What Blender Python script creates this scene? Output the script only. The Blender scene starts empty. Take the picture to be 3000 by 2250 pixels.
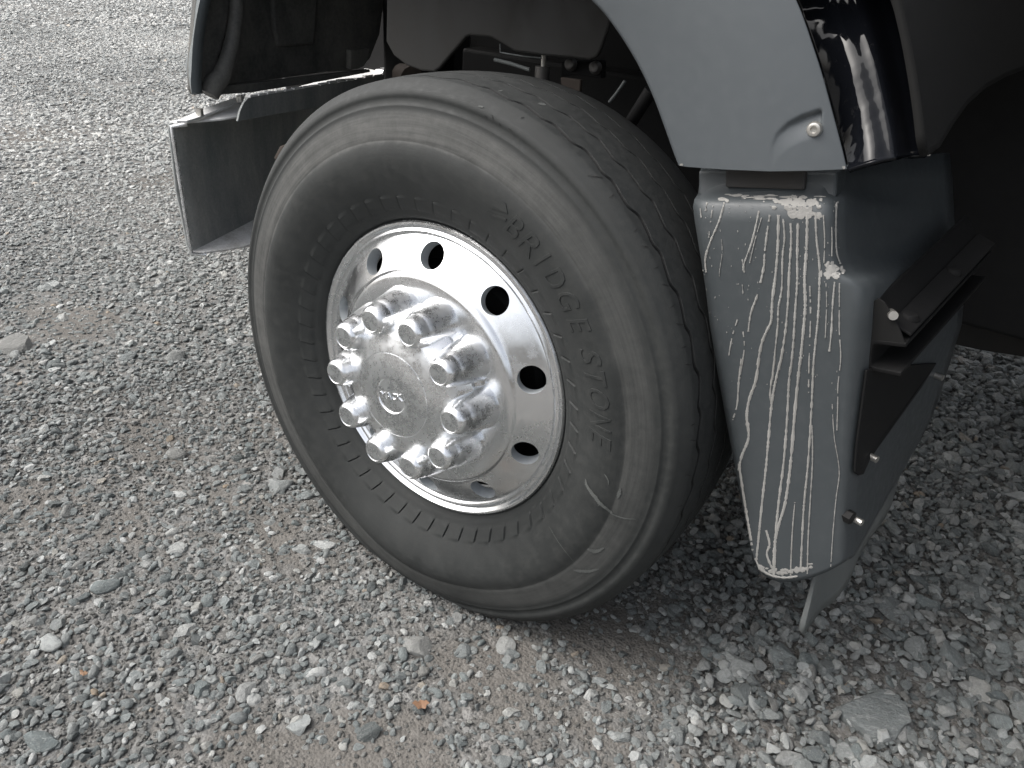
import bpy, bmesh, math, random
import numpy as np
from mathutils import Vector, Matrix, Euler, noise as mnoise
from mathutils.bvhtree import BVHTree
random.seed(7); np.random.seed(7)
R = math.radians
scn = bpy.context.scene
COL = scn.collection

# ------------------------------------------------------------------ camera
CAM = Vector((0.8229, -0.9663, 1.2214)); YAW, PITCH, ROLL, FPX = -0.58417, 0.52672, 0.07294, 2205.24
_f = Vector((math.sin(YAW)*math.cos(PITCH), math.cos(YAW)*math.cos(PITCH), -math.sin(PITCH)))
_r0 = Vector((math.cos(YAW), -math.sin(YAW), 0)); _u0 = _r0.cross(_f)
_r = _r0*math.cos(ROLL)+_u0*math.sin(ROLL); _u = -_r0*math.sin(ROLL)+_u0*math.cos(ROLL)
cam = bpy.data.cameras.new('camera'); cam_o = bpy.data.objects.new('camera', cam); COL.objects.link(cam_o)
cam.sensor_width = 36; cam.lens = FPX/3000*36; cam.clip_start = 0.02; cam.clip_end = 2000
cam_o.matrix_world = Matrix(((_r.x,_u.x,-_f.x,CAM.x),(_r.y,_u.y,-_f.y,CAM.y),(_r.z,_u.z,-_f.z,CAM.z),(0,0,0,1)))
scn.camera = cam_o

# ------------------------------------------------------------------ light
SUN_EL, SUN_AZ = 50, 235          # overcast: high, soft, from the open yard behind the camera
world = bpy.data.worlds.new('World'); scn.world = world; world.use_nodes = True
wn = world.node_tree.nodes; wl = world.node_tree.links; wn.clear()
sky = wn.new('ShaderNodeTexSky'); sky.sky_type = 'NISHITA'; sky.sun_disc = False
sky.sun_elevation = R(SUN_EL); sky.sun_rotation = R(SUN_AZ); sky.air_density = 1.0; sky.dust_density = 6.0; sky.ozone_density = 1.0
hs = wn.new('ShaderNodeHueSaturation'); hs.inputs['Saturation'].default_value = 0.32
bg = wn.new('ShaderNodeBackground'); bg.inputs['Strength'].default_value = 0.15
wo = wn.new('ShaderNodeOutputWorld')
wl.new(sky.outputs[0], hs.inputs['Color']); wl.new(hs.outputs[0], bg.inputs['Color']); wl.new(bg.outputs[0], wo.inputs['Surface'])
sl = bpy.data.lights.new('sun', 'SUN'); sl.energy = 1.1; sl.angle = R(60); sl.color = (1, .975, .95)
so = bpy.data.objects.new('sun', sl); COL.objects.link(so)
_sd = Vector((math.sin(R(SUN_AZ))*math.cos(R(SUN_EL)), math.cos(R(SUN_AZ))*math.cos(R(SUN_EL)), math.sin(R(SUN_EL))))
so.rotation_euler = _sd.to_track_quat('Z', 'Y').to_euler()
vs = scn.view_settings; vs.view_transform = 'Standard'; vs.look = 'None'; vs.gamma = 1; vs.exposure = 0.98; vs.use_curve_mapping = False
scn.cycles.adaptive_threshold = 0.006; scn.cycles.use_denoising = True; scn.cycles.denoiser = 'OPENIMAGEDENOISE'; scn.cycles.denoising_input_passes = 'RGB_ALBEDO_NORMAL'; scn.cycles.denoising_prefilter = 'ACCURATE'

# ------------------------------------------------------------------ helpers
S22 = 3000/2212
def ray_dir(u, v):                       # pixel of the 2212-wide view -> direction
    return (_f*FPX + _r*(u*S22-1500) - _u*(v*S22-1125)).normalized()
def on_plane(u, v, p, n):
    d = ray_dir(u, v); p = Vector(p); n = Vector(n)
    return CAM + d*((p-CAM).dot(n)/d.dot(n))
def on_y(u, v, y): return on_plane(u, v, (0, y, 0), (0, 1, 0))
def on_x(u, v, x): return on_plane(u, v, (x, 0, 0), (1, 0, 0))
def on_z(u, v, z): return on_plane(u, v, (0, 0, z), (0, 0, 1))

def new_obj(name, me, mat=None, parent=None, smooth=None):
    o = bpy.data.objects.new(name, me); COL.objects.link(o)
    if mat: me.materials.append(mat)
    if parent: o.parent = parent
    if smooth is not None:
        me.polygons.foreach_set('use_smooth', [True]*len(me.polygons))
        me.set_sharp_from_angle(angle=R(smooth))
    return o
def mesh_from(verts, faces, name='m', recalc=True):
    me = bpy.data.meshes.new(name); me.from_pydata([tuple(v) for v in verts], [], faces)
    if recalc:
        bm = bmesh.new(); bm.from_mesh(me); bmesh.ops.remove_doubles(bm, verts=bm.verts, dist=1e-6)
        bmesh.ops.recalc_face_normals(bm, faces=bm.faces); bm.to_mesh(me); bm.free()
    me.update(); return me
def bevel(o, w, seg=2, ang=35):
    m = o.modifiers.new('bevel', 'BEVEL'); m.width = w; m.segments = seg; m.limit_method = 'ANGLE'; m.angle_limit = R(ang); m.harden_normals = False
    return o
def grid_mesh(rows, close_u=False):
    n = len(rows[0]); V = [p for r_ in rows for p in r_]; F = []
    for i in range(len(rows)-1):
        for j in range(n if close_u else n-1):
            k = (j+1) % n; F.append((i*n+j, i*n+k, (i+1)*n+k, (i+1)*n+j))
    return V, F
def thicken(o, t, offset=-1):
    m = o.modifiers.new('thickness', 'SOLIDIFY'); m.thickness = t; m.offset = offset; m.use_even_offset = False; return o
def slab(name, pts, ext, mat, parent=None, bev=0.0, smooth=40):
    """closed polygon pts pushed along vector ext to a solid"""
    ext = Vector(ext); n = len(pts); V = [Vector(p) for p in pts]+[Vector(p)+ext for p in pts]
    F = [tuple(range(n)), tuple(range(2*n-1, n-1, -1))]+[(i, i+n, (i+1) % n+n, (i+1) % n) for i in range(n)]
    o = new_obj(name, mesh_from(V, F), mat, parent)
    if bev: bevel(o, bev)
    return o
def box(name, c, s, mat, parent=None, bev=0.0, rot=None):
    hx, hy, hz = s[0]/2, s[1]/2, s[2]/2
    V = [Vector((x, y, z)) for x in (-hx, hx) for y in (-hy, hy) for z in (-hz, hz)]
    if rot: V = [rot @ v for v in V]
    V = [v+Vector(c) for v in V]
    F = [(0,1,3,2), (4,6,7,5), (0,4,5,1), (2,3,7,6), (0,2,6,4), (1,5,7,3)]
    o = new_obj(name, mesh_from(V, F), mat, parent)
    if bev: bevel(o, bev, 3)
    return o
def tube_geo(path, rad, seg=12, cap=True):
    path = [Vector(p) for p in path]; n = len(path); V = []; F = []
    ref = None
    for i, p in enumerate(path):
        t = (path[min(i+1, n-1)]-path[max(i-1, 0)]).normalized()
        if ref is None: ref = t.orthogonal().normalized()
        a = (ref-t*ref.dot(t)).normalized(); ref = a; b = t.cross(a)
        rr = rad[i] if hasattr(rad, '__len__') else rad
        for k in range(seg):
            w = 2*math.pi*k/seg; V.append(p+a*(rr*math.cos(w))+b*(rr*math.sin(w)))
    for i in range(n-1):
        for k in range(seg):
            m = (k+1) % seg; F.append((i*seg+k, i*seg+m, (i+1)*seg+m, (i+1)*seg+k))
    if cap: F += [tuple(range(seg)), tuple(range((n-1)*seg, n*seg))]
    return V, F
def tube(name, path, rad, mat, parent=None, seg=12, smooth=50):
    V, F = tube_geo(path, rad, seg); return new_obj(name, mesh_from(V, F), mat, parent, smooth)
def lathe_mesh(prof, n=96, close=False, rfun=None):
    """profile (r, y) spun about the Y axis; angle 0 is up, clockwise seen from -Y"""
    rows = []
    for (r_, y) in prof:
        row = []
        for k in range(n):
            a = 2*math.pi*k/n; q = rfun(r_, y, a) if rfun else (r_, y)
            row.append(Vector((q[0]*math.sin(a), q[1], q[0]*math.cos(a))))
        rows.append(row)
    if close: rows.append(rows[0])
    V, F = grid_mesh(rows, True)
    return mesh_from(V, F)
def spline(pts, n):
    """Catmull-Rom through 2D/3D points"""
    P = [Vector(p) for p in pts]; out = []; m = len(P)-1
    for i in range(n):
        t = i/(n-1)*m; k = min(int(t), m-1); t -= k
        p0, p1, p2, p3 = P[max(k-1, 0)], P[k], P[k+1], P[min(k+2, m)]
        out.append(0.5*((2*p1)+(p2-p0)*t+(2*p0-5*p1+4*p2-p3)*t*t+(3*p1-p0-3*p2+p3)*t**3))
    return out
def lerp(a, b, t): return a+(b-a)*t
def pl(pts, t):
    """piecewise linear lookup [(t,val)...]"""
    for (t0, v0), (t1, v1) in zip(pts, pts[1:]):
        if t <= t1: return v0+(v1-v0)*max(0, (t-t0))/(t1-t0)
    return pts[-1][1]
def empty(name, loc, parent=None):
    o = bpy.data.objects.new(name, None); COL.objects.link(o); o.location = loc; o.empty_display_size = .1
    if parent: o.parent = parent
    return o

# ------------------------------------------------------------------ materials
class NB:
    def __init__(s, name):
        s.m = bpy.data.materials.new(name); s.m.use_nodes = True; s.t = s.m.node_tree; s.n = s.t.nodes; s.l = s.t.links
        s.n.clear(); s.out = s.n.new('ShaderNodeOutputMaterial'); s.b = s.n.new('ShaderNodeBsdfPrincipled'); s.l.new(s.b.outputs[0], s.out.inputs[0])
        s.tc = s.n.new('ShaderNodeTexCoord')
    def set(s, k, v):
        if hasattr(v, 'is_output') or isinstance(v, bpy.types.NodeSocket): s.l.new(v, s.b.inputs[k])
        else: s.b.inputs[k].default_value = (*v, 1) if isinstance(v, tuple) and len(v) == 3 else v
        return s
    def map(s, scale=(1, 1, 1), co='Object'):
        m = s.n.new('ShaderNodeMapping'); m.inputs['Scale'].default_value = scale; s.l.new(s.tc.outputs[co], m.inputs[0]); return m.outputs[0]
    def noise(s, scale, detail=4, rough=.6, vec=None, dist=0):
        x = s.n.new('ShaderNodeTexNoise'); x.inputs['Scale'].default_value = scale; x.inputs['Detail'].default_value = detail; x.inputs['Roughness'].default_value = rough; x.inputs['Distortion'].default_value = dist
        s.l.new(vec if vec is not None else s.tc.outputs['Object'], x.inputs['Vector']); return x.outputs['Fac']
    def voronoi(s, scale, feature='F1', vec=None, out='Distance', rnd=1.0):
        x = s.n.new('ShaderNodeTexVoronoi'); x.feature = feature; x.inputs['Scale'].default_value = scale; x.inputs['Randomness'].default_value = rnd
        s.l.new(vec if vec is not None else s.tc.outputs['Object'], x.inputs['Vector']); return x.outputs[out]
    def ramp(s, fac, stops, interp='LINEAR'):
        x = s.n.new('ShaderNodeValToRGB'); e = x.color_ramp.elements; x.color_ramp.interpolation = interp
        while len(e) < len(stops): e.new(.5)
        for i, (p, c) in enumerate(stops):
            e[i].position = p; e[i].color = (c, c, c, 1) if not hasattr(c, '__len__') else (*c, 1)
        s.l.new(fac, x.inputs[0]); return x.outputs[0]
    def mix(s, fac, a, b, mode='MIX'):
        x = s.n.new('ShaderNodeMix'); x.data_type = 'RGBA'; x.blend_type = mode
        for k, v in ((0, fac), (6, a), (7, b)):
            if isinstance(v, bpy.types.NodeSocket): s.l.new(v, x.inputs[k])
            else: x.inputs[k].default_value = (*v, 1) if hasattr(v, '__len__') else v
        return x.outputs[2]
    def math(s, op, a, b=0.0, clamp=False):
        x = s.n.new('ShaderNodeMath'); x.operation = op; x.use_clamp = clamp
        for k, v in ((0, a), (1, b)):
            if isinstance(v, bpy.types.NodeSocket): s.l.new(v, x.inputs[k])
            else: x.inputs[k].default_value = v
        return x.outputs[0]
    def bump(s, h, strength=.3, dist=.002, prev=None):
        x = s.n.new('ShaderNodeBump'); x.inputs['Strength'].default_value = strength; x.inputs['Distance'].default_value = dist
        s.l.new(h, x.inputs['Height'])
        if prev is not None: s.l.new(prev, x.inputs['Normal'])
        s.l.new(x.outputs[0], s.b.inputs['Normal']); return x.outputs[0]
    def radius(s):
        """distance from the wheel axle (local Y), and angle"""
        x = s.n.new('ShaderNodeSeparateXYZ'); s.l.new(s.tc.outputs['Object'], x.inputs[0])
        r2 = s.math('ADD', s.math('MULTIPLY', x.outputs[0], x.outputs[0]), s.math('MULTIPLY', x.outputs[2], x.outputs[2]))
        return s.math('SQRT', r2), s.math('ARCTAN2', x.outputs[0], x.outputs[2]), x.outputs[1]
    def comb(s, a, b, c):
        x = s.n.new('ShaderNodeCombineXYZ')
        for k, v in enumerate((a, b, c)):
            if isinstance(v, bpy.types.NodeSocket): s.l.new(v, x.inputs[k])
            else: x.inputs[k].default_value = v
        return x.outputs[0]

def mat_rubber():
    b = NB('tyre_rubber'); r_, a, y = b.radius()
    n1 = b.noise(9, 6, .65); n2 = b.noise(70, 5, .7); n3 = b.noise(420, 2, .6)
    streak = b.noise(1.0, 6, .7, b.comb(b.math('MULTIPLY', r_, 160), b.math('MULTIPLY', a, 2.2), 0.0))
    scuff = b.noise(1.0, 5, .75, b.comb(b.math('MULTIPLY', r_, 30), b.math('MULTIPLY', a, 16), 3.0))
    base = b.mix(b.ramp(n1, [(.3, 0), (.7, 1)]), (.0155, .0172, .0170), (.0265, .0285, .028))
    base = b.mix(b.math('MULTIPLY', b.ramp(n2, [(.45, 0), (.8, 1)]), .35), base, (.060, .060, .057))
    # scrubbed pale band on the outer sidewall, broken up
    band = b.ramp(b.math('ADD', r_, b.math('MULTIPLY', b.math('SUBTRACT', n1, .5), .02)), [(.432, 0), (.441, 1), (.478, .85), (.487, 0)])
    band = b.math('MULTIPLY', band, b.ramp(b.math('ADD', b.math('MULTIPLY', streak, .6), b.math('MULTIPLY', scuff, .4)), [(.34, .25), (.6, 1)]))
    band = b.math('MULTIPLY', band, b.ramp(b.math('COSINE', b.math('ADD', a, .75)), [(.0, .42), (.75, 1)]))  # band paler towards the upper left
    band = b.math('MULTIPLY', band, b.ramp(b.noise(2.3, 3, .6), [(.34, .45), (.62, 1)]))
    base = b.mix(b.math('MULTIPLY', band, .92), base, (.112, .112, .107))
    # dusty crown of the tread
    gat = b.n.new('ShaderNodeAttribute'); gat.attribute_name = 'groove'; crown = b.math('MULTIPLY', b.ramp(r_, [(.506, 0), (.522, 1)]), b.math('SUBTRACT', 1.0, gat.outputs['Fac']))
    base = b.mix(gat.outputs['Fac'], base, (.014, .0145, .0145))  # groove floors and walls coloured darker than the ribs
    base = b.mix(b.math('MULTIPLY', crown, b.ramp(n2, [(.3, .15), (.75, .6)])), base, (.032, .0335, .033))
    # pale scratches
    sc = b.ramp(b.noise(1.0, 3, .8, b.comb(b.math('MULTIPLY', r_, 22), b.math('MULTIPLY', a, 60), 9.0), 1.5), [(.72, 0), (.80, 1)])
    base = b.mix(b.math('MULTIPLY', sc, .35), base, (.10, .10, .096))
    b.set('Base Color', base).set('Roughness', b.ramp(n2, [(.3, .58), (.7, .85)])).set('Specular IOR Level', .28)
    h = b.math('ADD', b.math('MULTIPLY', n2, .5), b.math('MULTIPLY', n3, .35)); h = b.math('ADD', h, b.math('MULTIPLY', streak, .4))
    b.bump(h, .28, .0016); return b.m
def mat_rim():
    b = NB('polished_aluminium'); r_, a, y = b.radius()
    brushed = b.noise(1.0, 5, .7, b.comb(b.math('MULTIPLY', r_, 260), b.math('MULTIPLY', a, 3), 0.0))
    n = b.noise(22, 6, .7); n2 = b.noise(160, 3, .7)
    col = b.mix(b.ramp(n, [(.35, 0), (.75, 1)]), (.86, .87, .88), (.70, .71, .72))
    sp = b.ramp(n2, [(.70, 0), (.78, 1)])
    col = b.mix(b.math('MULTIPLY', sp, .22), col, (.55, .55, .54))
    b.set('Base Color', col).set('Metallic', 1.0)
    b.set('Roughness', b.math('ADD', b.math('MULTIPLY', brushed, .12), b.ramp(n, [(.35, .11), (.75, .30)])))
    b.bump(brushed, .03, .0005); return b.m
def mat_chrome(name='scratched_chrome', dirt=1.0):
    b = NB(name)
    n = b.noise(38, 6, .75); n2 = b.noise(190, 4, .75)
    s1 = b.noise(1, 3, .8, b.map((900, 40, 60)), 1.0); s2 = b.noise(1, 3, .8, b.map((60, 40, 900)), 1.0); s3 = b.noise(1, 3, .8, b.map((480, 480, 480)), 2.0)
    scr = b.math('MAXIMUM', b.ramp(s1, [(.63, 0), (.72, 1)]), b.ramp(s2, [(.63, 0), (.72, 1)]))
    speck = b.ramp(n2, [(.56, 0), (.66, 1)])
    grime = b.math('MULTIPLY', b.ramp(n, [(.46, 0), (.66, 1)]), speck)
    col = b.mix(b.math('MULTIPLY', grime, .5*dirt), (.86, .87, .88), (.46, .455, .445))
    rough = b.math('ADD', b.ramp(n, [(.32, .17), (.72, .42)]), b.math('MULTIPLY', scr, .25*dirt), True)
    b.set('Base Color', col).set('Metallic', b.math('SUBTRACT', 1.0, b.math('MULTIPLY', grime, .5*dirt))).set('Roughness', rough)
    b.bump(b.math('ADD', b.math('MULTIPLY', scr, .6), b.math('MULTIPLY', s3, .2)), .035*dirt, .0008); return b.m
def mat_plastic(name, c1, c2, rough=.55, dust_light=.25, dustcol=(.3, .3, .29), grain=900):
    b = NB(name); n = b.noise(6, 6, .65); n2 = b.noise(60, 5, .7); g = b.noise(grain, 2, .5)
    col = b.mix(b.ramp(n, [(.3, 0), (.7, 1)]), c1, c2)
    col = b.mix(b.math('MULTIPLY', b.ramp(n2, [(.5, 0), (.8, 1)]), dust_light), col, dustcol)
    b.set('Base Color', col).set('Roughness', b.ramp(n2, [(.3, rough-.06), (.7, rough+.1)])).set('Specular IOR Level', .4)
    b.bump(b.math('ADD', g, b.math('MULTIPLY', n2, .3)), .12, .0008); return b.m
def mat_gloss():
    b = NB('gloss_black_paint'); n = b.noise(90, 4, .7); n2 = b.noise(5, 3, .5)
    b.set('Base Color', b.mix(b.math('MULTIPLY', b.ramp(n, [(.6, 0), (.8, 1)]), .06), (.004, .0045, .006), (.2, .2, .19)))
    b.set('Roughness', b.ramp(n, [(.4, .04), (.8, .12)])).set('Specular IOR Level', .22)
    n3 = b.noise(1, 4, .6, b.map((5, 5, 1.3)), .8); b.bump(b.math('ADD', n2, n3), .30, .02); return b.m
def mat_dirty_metal(name, clean, dirt, lo=.42, hi=.62, metal=.3, rough=.6, scale=8, stretch=(1, 1, .35)):
    b = NB(name); n = b.noise(scale, 7, .7, b.map(stretch)); n2 = b.noise(scale*16, 4, .75); f = b.math('ADD', b.math('MULTIPLY', n, .7), b.math('MULTIPLY', n2, .3))
    k = b.ramp(f, [(lo, 0), (hi, 1)])
    b.set('Base Color', b.mix(k, clean, dirt)).set('Metallic', b.math('MULTIPLY', b.math('SUBTRACT', 1, k), metal)).set('Roughness', b.ramp(k, [(0, rough-.15), (1, rough+.2)]))
    b.bump(f, .25, .002); return b.m
def mat_simple(name, c, rough=.6, metal=0.0, nscale=40, var=.4, spec=.5):
    b = NB(name); b.set('Specular IOR Level', spec); n = b.noise(nscale, 5, .7)
    b.set('Base Color', b.mix(n, tuple(x*(1-var) for x in c), tuple(min(1, x*(1+var)) for x in c))).set('Roughness', rough).set('Metallic', metal)
    b.bump(n, .15, .001); return b.m
def mat_stone(name='gravel_stone', grit=False):
    b = NB(name); oi = b.n.new('ShaderNodeObjectInfo'); rnd = oi.outputs['Random']
    wn_ = b.n.new('ShaderNodeTexWhiteNoise'); wn_.noise_dimensions = '1D'; b.l.new(rnd, wn_.inputs['W']); r2 = wn_.outputs['Value']
    off = b.n.new('ShaderNodeVectorMath'); off.operation = 'ADD'; b.l.new(b.tc.outputs['Object'], off.inputs[0])
    b.l.new(b.comb(b.math('MULTIPLY', rnd, 37.0), b.math('MULTIPLY', r2, 51.0), 0.0), off.inputs[1]); v = off.outputs[0]
    base = b.ramp(rnd, [(0, (0.072, 0.084, 0.085)), (.10, (0.194, 0.211, 0.211)), (.22, (0.113, 0.132, 0.135)), (.34, (0.253, 0.267, 0.262)), (.45, (0.158, 0.186, 0.188)), (.56, (0.312, 0.322, 0.316)), (.64, (0.185, 0.183, 0.172)), (.71, (0.380, 0.390, 0.380)), (.80, (0.212, 0.239, 0.240)), (.94, (0.515, 0.527, 0.517)), (.988, (0.334, 0.329, 0.301)), (.997, (0.307, 0.232, 0.157)), (1.0, (0.380, 0.371, 0.352))])
    if grit: base = b.ramp(rnd, [(0, (.055, .054, .051)), (.35, (.125, .120, .110)), (.6, (.17, .172, .166)), (.8, (.13, .124, .112)), (.95, (.22, .22, .213)), (1, (.34, .337, .325))])
    n1 = b.noise(1.6, 6, .7, v); n2 = b.noise(9, 5, .75, v)
    mp = b.n.new('ShaderNodeMapping'); mp.inputs['Scale'].default_value = (1.2, 5.5, 5.5); mp.inputs['Rotation'].default_value = (.5, .3, .7); b.l.new(v, mp.inputs[0])
    st = b.noise(1.4, 5, .75, mp.outputs[0], .6)
    col = b.mix(b.ramp(n1, [(.3, 0), (.7, 1)]), base, b.mix(.5, base, (.12, .125, .12)), 'MIX')
    col = b.mix(b.math('MULTIPLY', b.ramp(st, [(.52, 0), (.70, 1)]), .55), col, (.44, .445, .43))
    col = b.mix(b.math('MULTIPLY', b.ramp(n2, [(.55, 0), (.8, 1)]), .5), col, (.36, .35, .325))
    col = b.mix(b.math('MULTIPLY', b.ramp(n2, [(.2, 1), (.38, 0)]), .6), col, (.075, .075, .07))
    at = b.n.new('ShaderNodeAttribute'); at.attribute_type = 'INSTANCER'; at.attribute_name = 'dust_light'
    col = b.mix(at.outputs['Fac'], col, b.mix(.55, b.mix(1.0, col, (2.4, 2.35, 2.28), 'MULTIPLY'), (.56, .55, .53)))  # far stones lightened: brighter open-yard light put into their colour
    b.set('Base Color', col).set('Roughness', .85).set('Specular IOR Level', .25)
    b.bump(b.math('ADD', b.math('MULTIPLY', n1, .8), b.math('MULTIPLY', n2, .5)), .6, .06); return b.m
def mat_ground():
    b = NB('packed_gravel_dirt'); co = b.tc.outputs['Object']
    big = b.noise(.9, 5, .6); mid = b.noise(7, 6, .7); fine = b.noise(160, 4, .8); grit = b.voronoi(170, 'F1', None, 'Color'); gd = b.voronoi(170)
    g2 = b.voronoi(46, 'F1', None, 'Color'); g2d = b.voronoi(46)
    sep = b.n.new('ShaderNodeSeparateColor'); b.l.new(grit, sep.inputs[0]); sep2 = b.n.new('ShaderNodeSeparateColor'); b.l.new(g2, sep2.inputs[0])
    dirt = b.mix(b.ramp(mid, [(.3, 0), (.7, 1)]), (.100, .093, .084), (.150, .141, .129))
    dirt = b.mix(b.ramp(big, [(.35, 0), (.65, 1)]), dirt, b.mix(.5, dirt, (.20, .20, .195)))
    gr = b.ramp(sep.outputs[0], [(0, (.07, .07, .067)), (.5, (.14, .138, .131)), (.85, (.20, .198, .19)), (1, (.30, .295, .285))])
    col = b.mix(b.math('MULTIPLY', b.ramp(sep.outputs[1], [(.35, 0), (.5, 1)]), .7), dirt, gr)
    s2 = b.ramp(sep2.outputs[0], [(0, (.10, .105, .105)), (.5, (.17, .172, .168)), (1, (.26, .258, .25))])
    far = b.ramp(sep2.outputs[1], [(.45, 0), (.55, 1)])
    col = b.mix(b.math('MULTIPLY', far, .75), col, s2)
    at = b.n.new('ShaderNodeAttribute'); at.attribute_name = 'soil'; soil = b.ramp(b.math('ADD', at.outputs['Fac'], b.math('MULTIPLY', b.math('SUBTRACT', mid, .5), .5)), [(.30, 0), (.62, 1)])
    mudc = b.mix(b.ramp(fine, [(.3, 0), (.7, 1)]), (.100, .093, .084), (.152, .143, .131))
    col = b.mix(b.math('MULTIPLY', soil, .85), col, mudc)
    b.set('Base Color', col).set('Roughness', .95).set('Specular IOR Level', .15)
    h = b.math('ADD', b.math('MULTIPLY', b.math('SUBTRACT', 1, gd), .5), b.math('MULTIPLY', fine, .6)); h = b.math('ADD', h, b.math('MULTIPLY', b.math('SUBTRACT', 1, g2d), b.math('MULTIPLY', far, 1.2)))
    b.bump(b.math('ADD', h, mid), .9, .006); return b.m

M = dict(
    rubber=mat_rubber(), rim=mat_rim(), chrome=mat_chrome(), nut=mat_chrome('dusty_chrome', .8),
    fender=mat_plastic('grey_fender_plastic', (.071, .080, .0865), (.077, .086, .0925), .50, .14, (.12, .13, .135)),
    fairing=mat_plastic('grey_fairing_plastic', (.042, .0485, .0520), (.049, .0555, .059), .46, .25, (.085, .09, .092)),
    gloss=mat_gloss(),
    liner=mat_dirty_metal('dusty_black_liner', (.040, .041, .040), (.14, .137, .125), .38, .66, 0, .7, 7, (1, 1, .6)),
    shield=mat_dirty_metal('splash_shield_plastic', (.009, .009, .0086), (.028, .0265, .0235), .38, .66, 0, .75, 7, (1, 1, .6)),
    black=mat_simple('black_chassis_paint', (.006, .006, .0062), .7, 0, 30, .5, .22),
    matte=mat_simple('matte_black_plastic', (.006, .006, .0058), .85, 0, 60, .4, .3),
    bumper=mat_dirty_metal('dirty_bumper_inside', (.16, .178, .180), (.36, .357, .34), .36, .66, .1, .75, 9),
    dust_light=mat_dirty_metal('dusty_bumper_flange', (.62, .62, .615), (.36, .35, .33), .44, .62, .0, .8, 14, (1, 1, 1)),
    alu=mat_dirty_metal('dull_aluminium', (.78, .79, .80), (.45, .445, .43), .46, .70, .95, .34, 16, (1, 1, 1)),
    skin=mat_plastic('grey_hood_paint', (.11, .125, .13), (.125, .14, .145), .35, .15, (.25, .26, .25)),
    bolt=mat_simple('zinc_bolt', (.62, .60, .56), .32, .9, 200, .15),
    steel=mat_simple('dark_steel', (.10, .095, .09), .5, .5, 60, .4),
    rust=mat_simple('rusty_steel', (.035, .026, .020), .8, .1, 60, .5),
    flap=mat_dirty_metal('dusty_rubber_flap', (.085, .095, .095), (.15, .157, .153), .38, .66, 0, .7, 10, (1, 1, .15)),
    flapdark=mat_dirty_metal('dark_rubber_flap', (.020, .019, .018), (.045, .041, .037), .40, .66, 0, .8, 6),
    drip=mat_plastic('dried_mud', (.19, .187, .176), (.30, .295, .28), .9, .6, (.13, .13, .125), 350),
    edge=mat_simple('trim_highlight', (.36, .35, .32), .6, 0, 60, .3),  # pale strip: the bevel's highlight put into the colour
    bare=mat_simple('aluminium_sky_sheen', (.62, .62, .61), .5, .0, 60, .3),  # no metal: the sky's reflection is put into a pale base colour
    holewall=mat_simple('cast_hole_wall', (.45, .48, .50), .45, .35, 80, .2),
    stone=mat_stone(), grit=mat_stone('fine_grit', True), ground=mat_ground(),
)

# ------------------------------------------------------------------ ground
ZC = 0.495; CAMBER = -0.05008
def vnoise(x, y, scale, seed):
    rs = np.random.RandomState(seed); N = 64; G = rs.rand(N, N)
    u = np.asarray(x)*scale; v = np.asarray(y)*scale; i = np.floor(u).astype(int); j = np.floor(v).astype(int); a = u-i; c = v-j
    a = a*a*(3-2*a); c = c*c*(3-2*c)
    g = lambda p, q_: G[p % N, q_ % N]
    return (g(i, j)*(1-a)+g(i+1, j)*a)*(1-c)+(g(i, j+1)*(1-a)+g(i+1, j+1)*a)*c
MUDS = [(640, 1640, .20, .07, .9), (1060, 1480, .22, .10, .75), (1120, 1440, .16, .07, .8), (620, 1180, .16, .12, .45), (260, 1180, .22, .14, .5), (760, 1650, .17, .09, 1.0), (880, 1640, .13, .07, .9), (1330, 1400, .16, .10, .9), (1240, 1370, .14, .10, .75), (960, 1440, .20, .14, .45), (1010, 1560, .25, .12, .35),
        (170, 690, .28, .14, .8), (60, 1090, .22, .16, .5), (420, 980, .3, .15, .35), (560, 930, .25, .16, .3), (1290, 1560, .14, .08, .6), (30, 300, .5, .5, .5), (330, 400, .5, .4, .3), (150, 1350, .18, .12, .4)]
MUDS = [(on_z(u, v, 0), a, c, s) for u, v, a, c, s in MUDS]
def mud_mask(x, y):
    m = np.zeros_like(np.asarray(x, float))
    dx = .10*(vnoise(x, y, 7, 5)-.5); dy = .10*(vnoise(x, y, 7, 6)-.5)
    for p, a, c, s in MUDS:
        m = np.maximum(m, s*np.exp(-(((x+dx-p.x)/a)**2+((y+dy-p.y)/c)**2)))
    m = m+.45*np.clip(vnoise(x, y, 2.3, 8)*.6+vnoise(x, y, 6, 9)*.4-.52, 0, 1)*2.2
    return np.clip(m, 0, 1)
def coarse_mask(x, y):
    # coarse crushed rock on the rear side of the wheel (image right)
    s = (x-0.60)+.35*(y-.2)+.10*(vnoise(x, y, 4, 11)-.5)
    return np.clip(s/.22+.35, 0, 1)
def ground_h(x, y):
    h = .020*(vnoise(x, y, .8, 1)-.5)+.016*(vnoise(x, y, 2.6, 2)-.5)+.008*(vnoise(x, y, 9, 3)-.5)+.004*(vnoise(x, y, 30, 4)-.5)
    d = np.hypot(x, y); h = h*np.clip(1.4-d/14, .15, 1)
    rut = np.exp(-((y-.12)/.2)**2)*np.clip(1-np.abs(x)/1.6, 0, 1)
    return h-.012*rut
def axis(lo, hi, step, far):
    a = list(np.arange(lo, hi+1e-6, step)); s = step
    while a[-1] < far: s *= 1.35; a.append(a[-1]+s)
    s = step
    while a[0] > -far: s *= 1.35; a.insert(0, a[0]-s)
    return np.array(a)
ax = axis(-4.2, 2.6, .024, 700); ay = axis(-1.6, 3.6, .024, 700)
X, Y = np.meshgrid(ax, ay, indexing='xy'); Zg = ground_h(X, Y)
nx, ny = len(ax), len(ay)
Vg = np.stack([X.ravel(), Y.ravel(), Zg.ravel()], -1)
ii = (np.arange(ny-1)[:, None]*nx+np.arange(nx-1)[None, :]).ravel()
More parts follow.
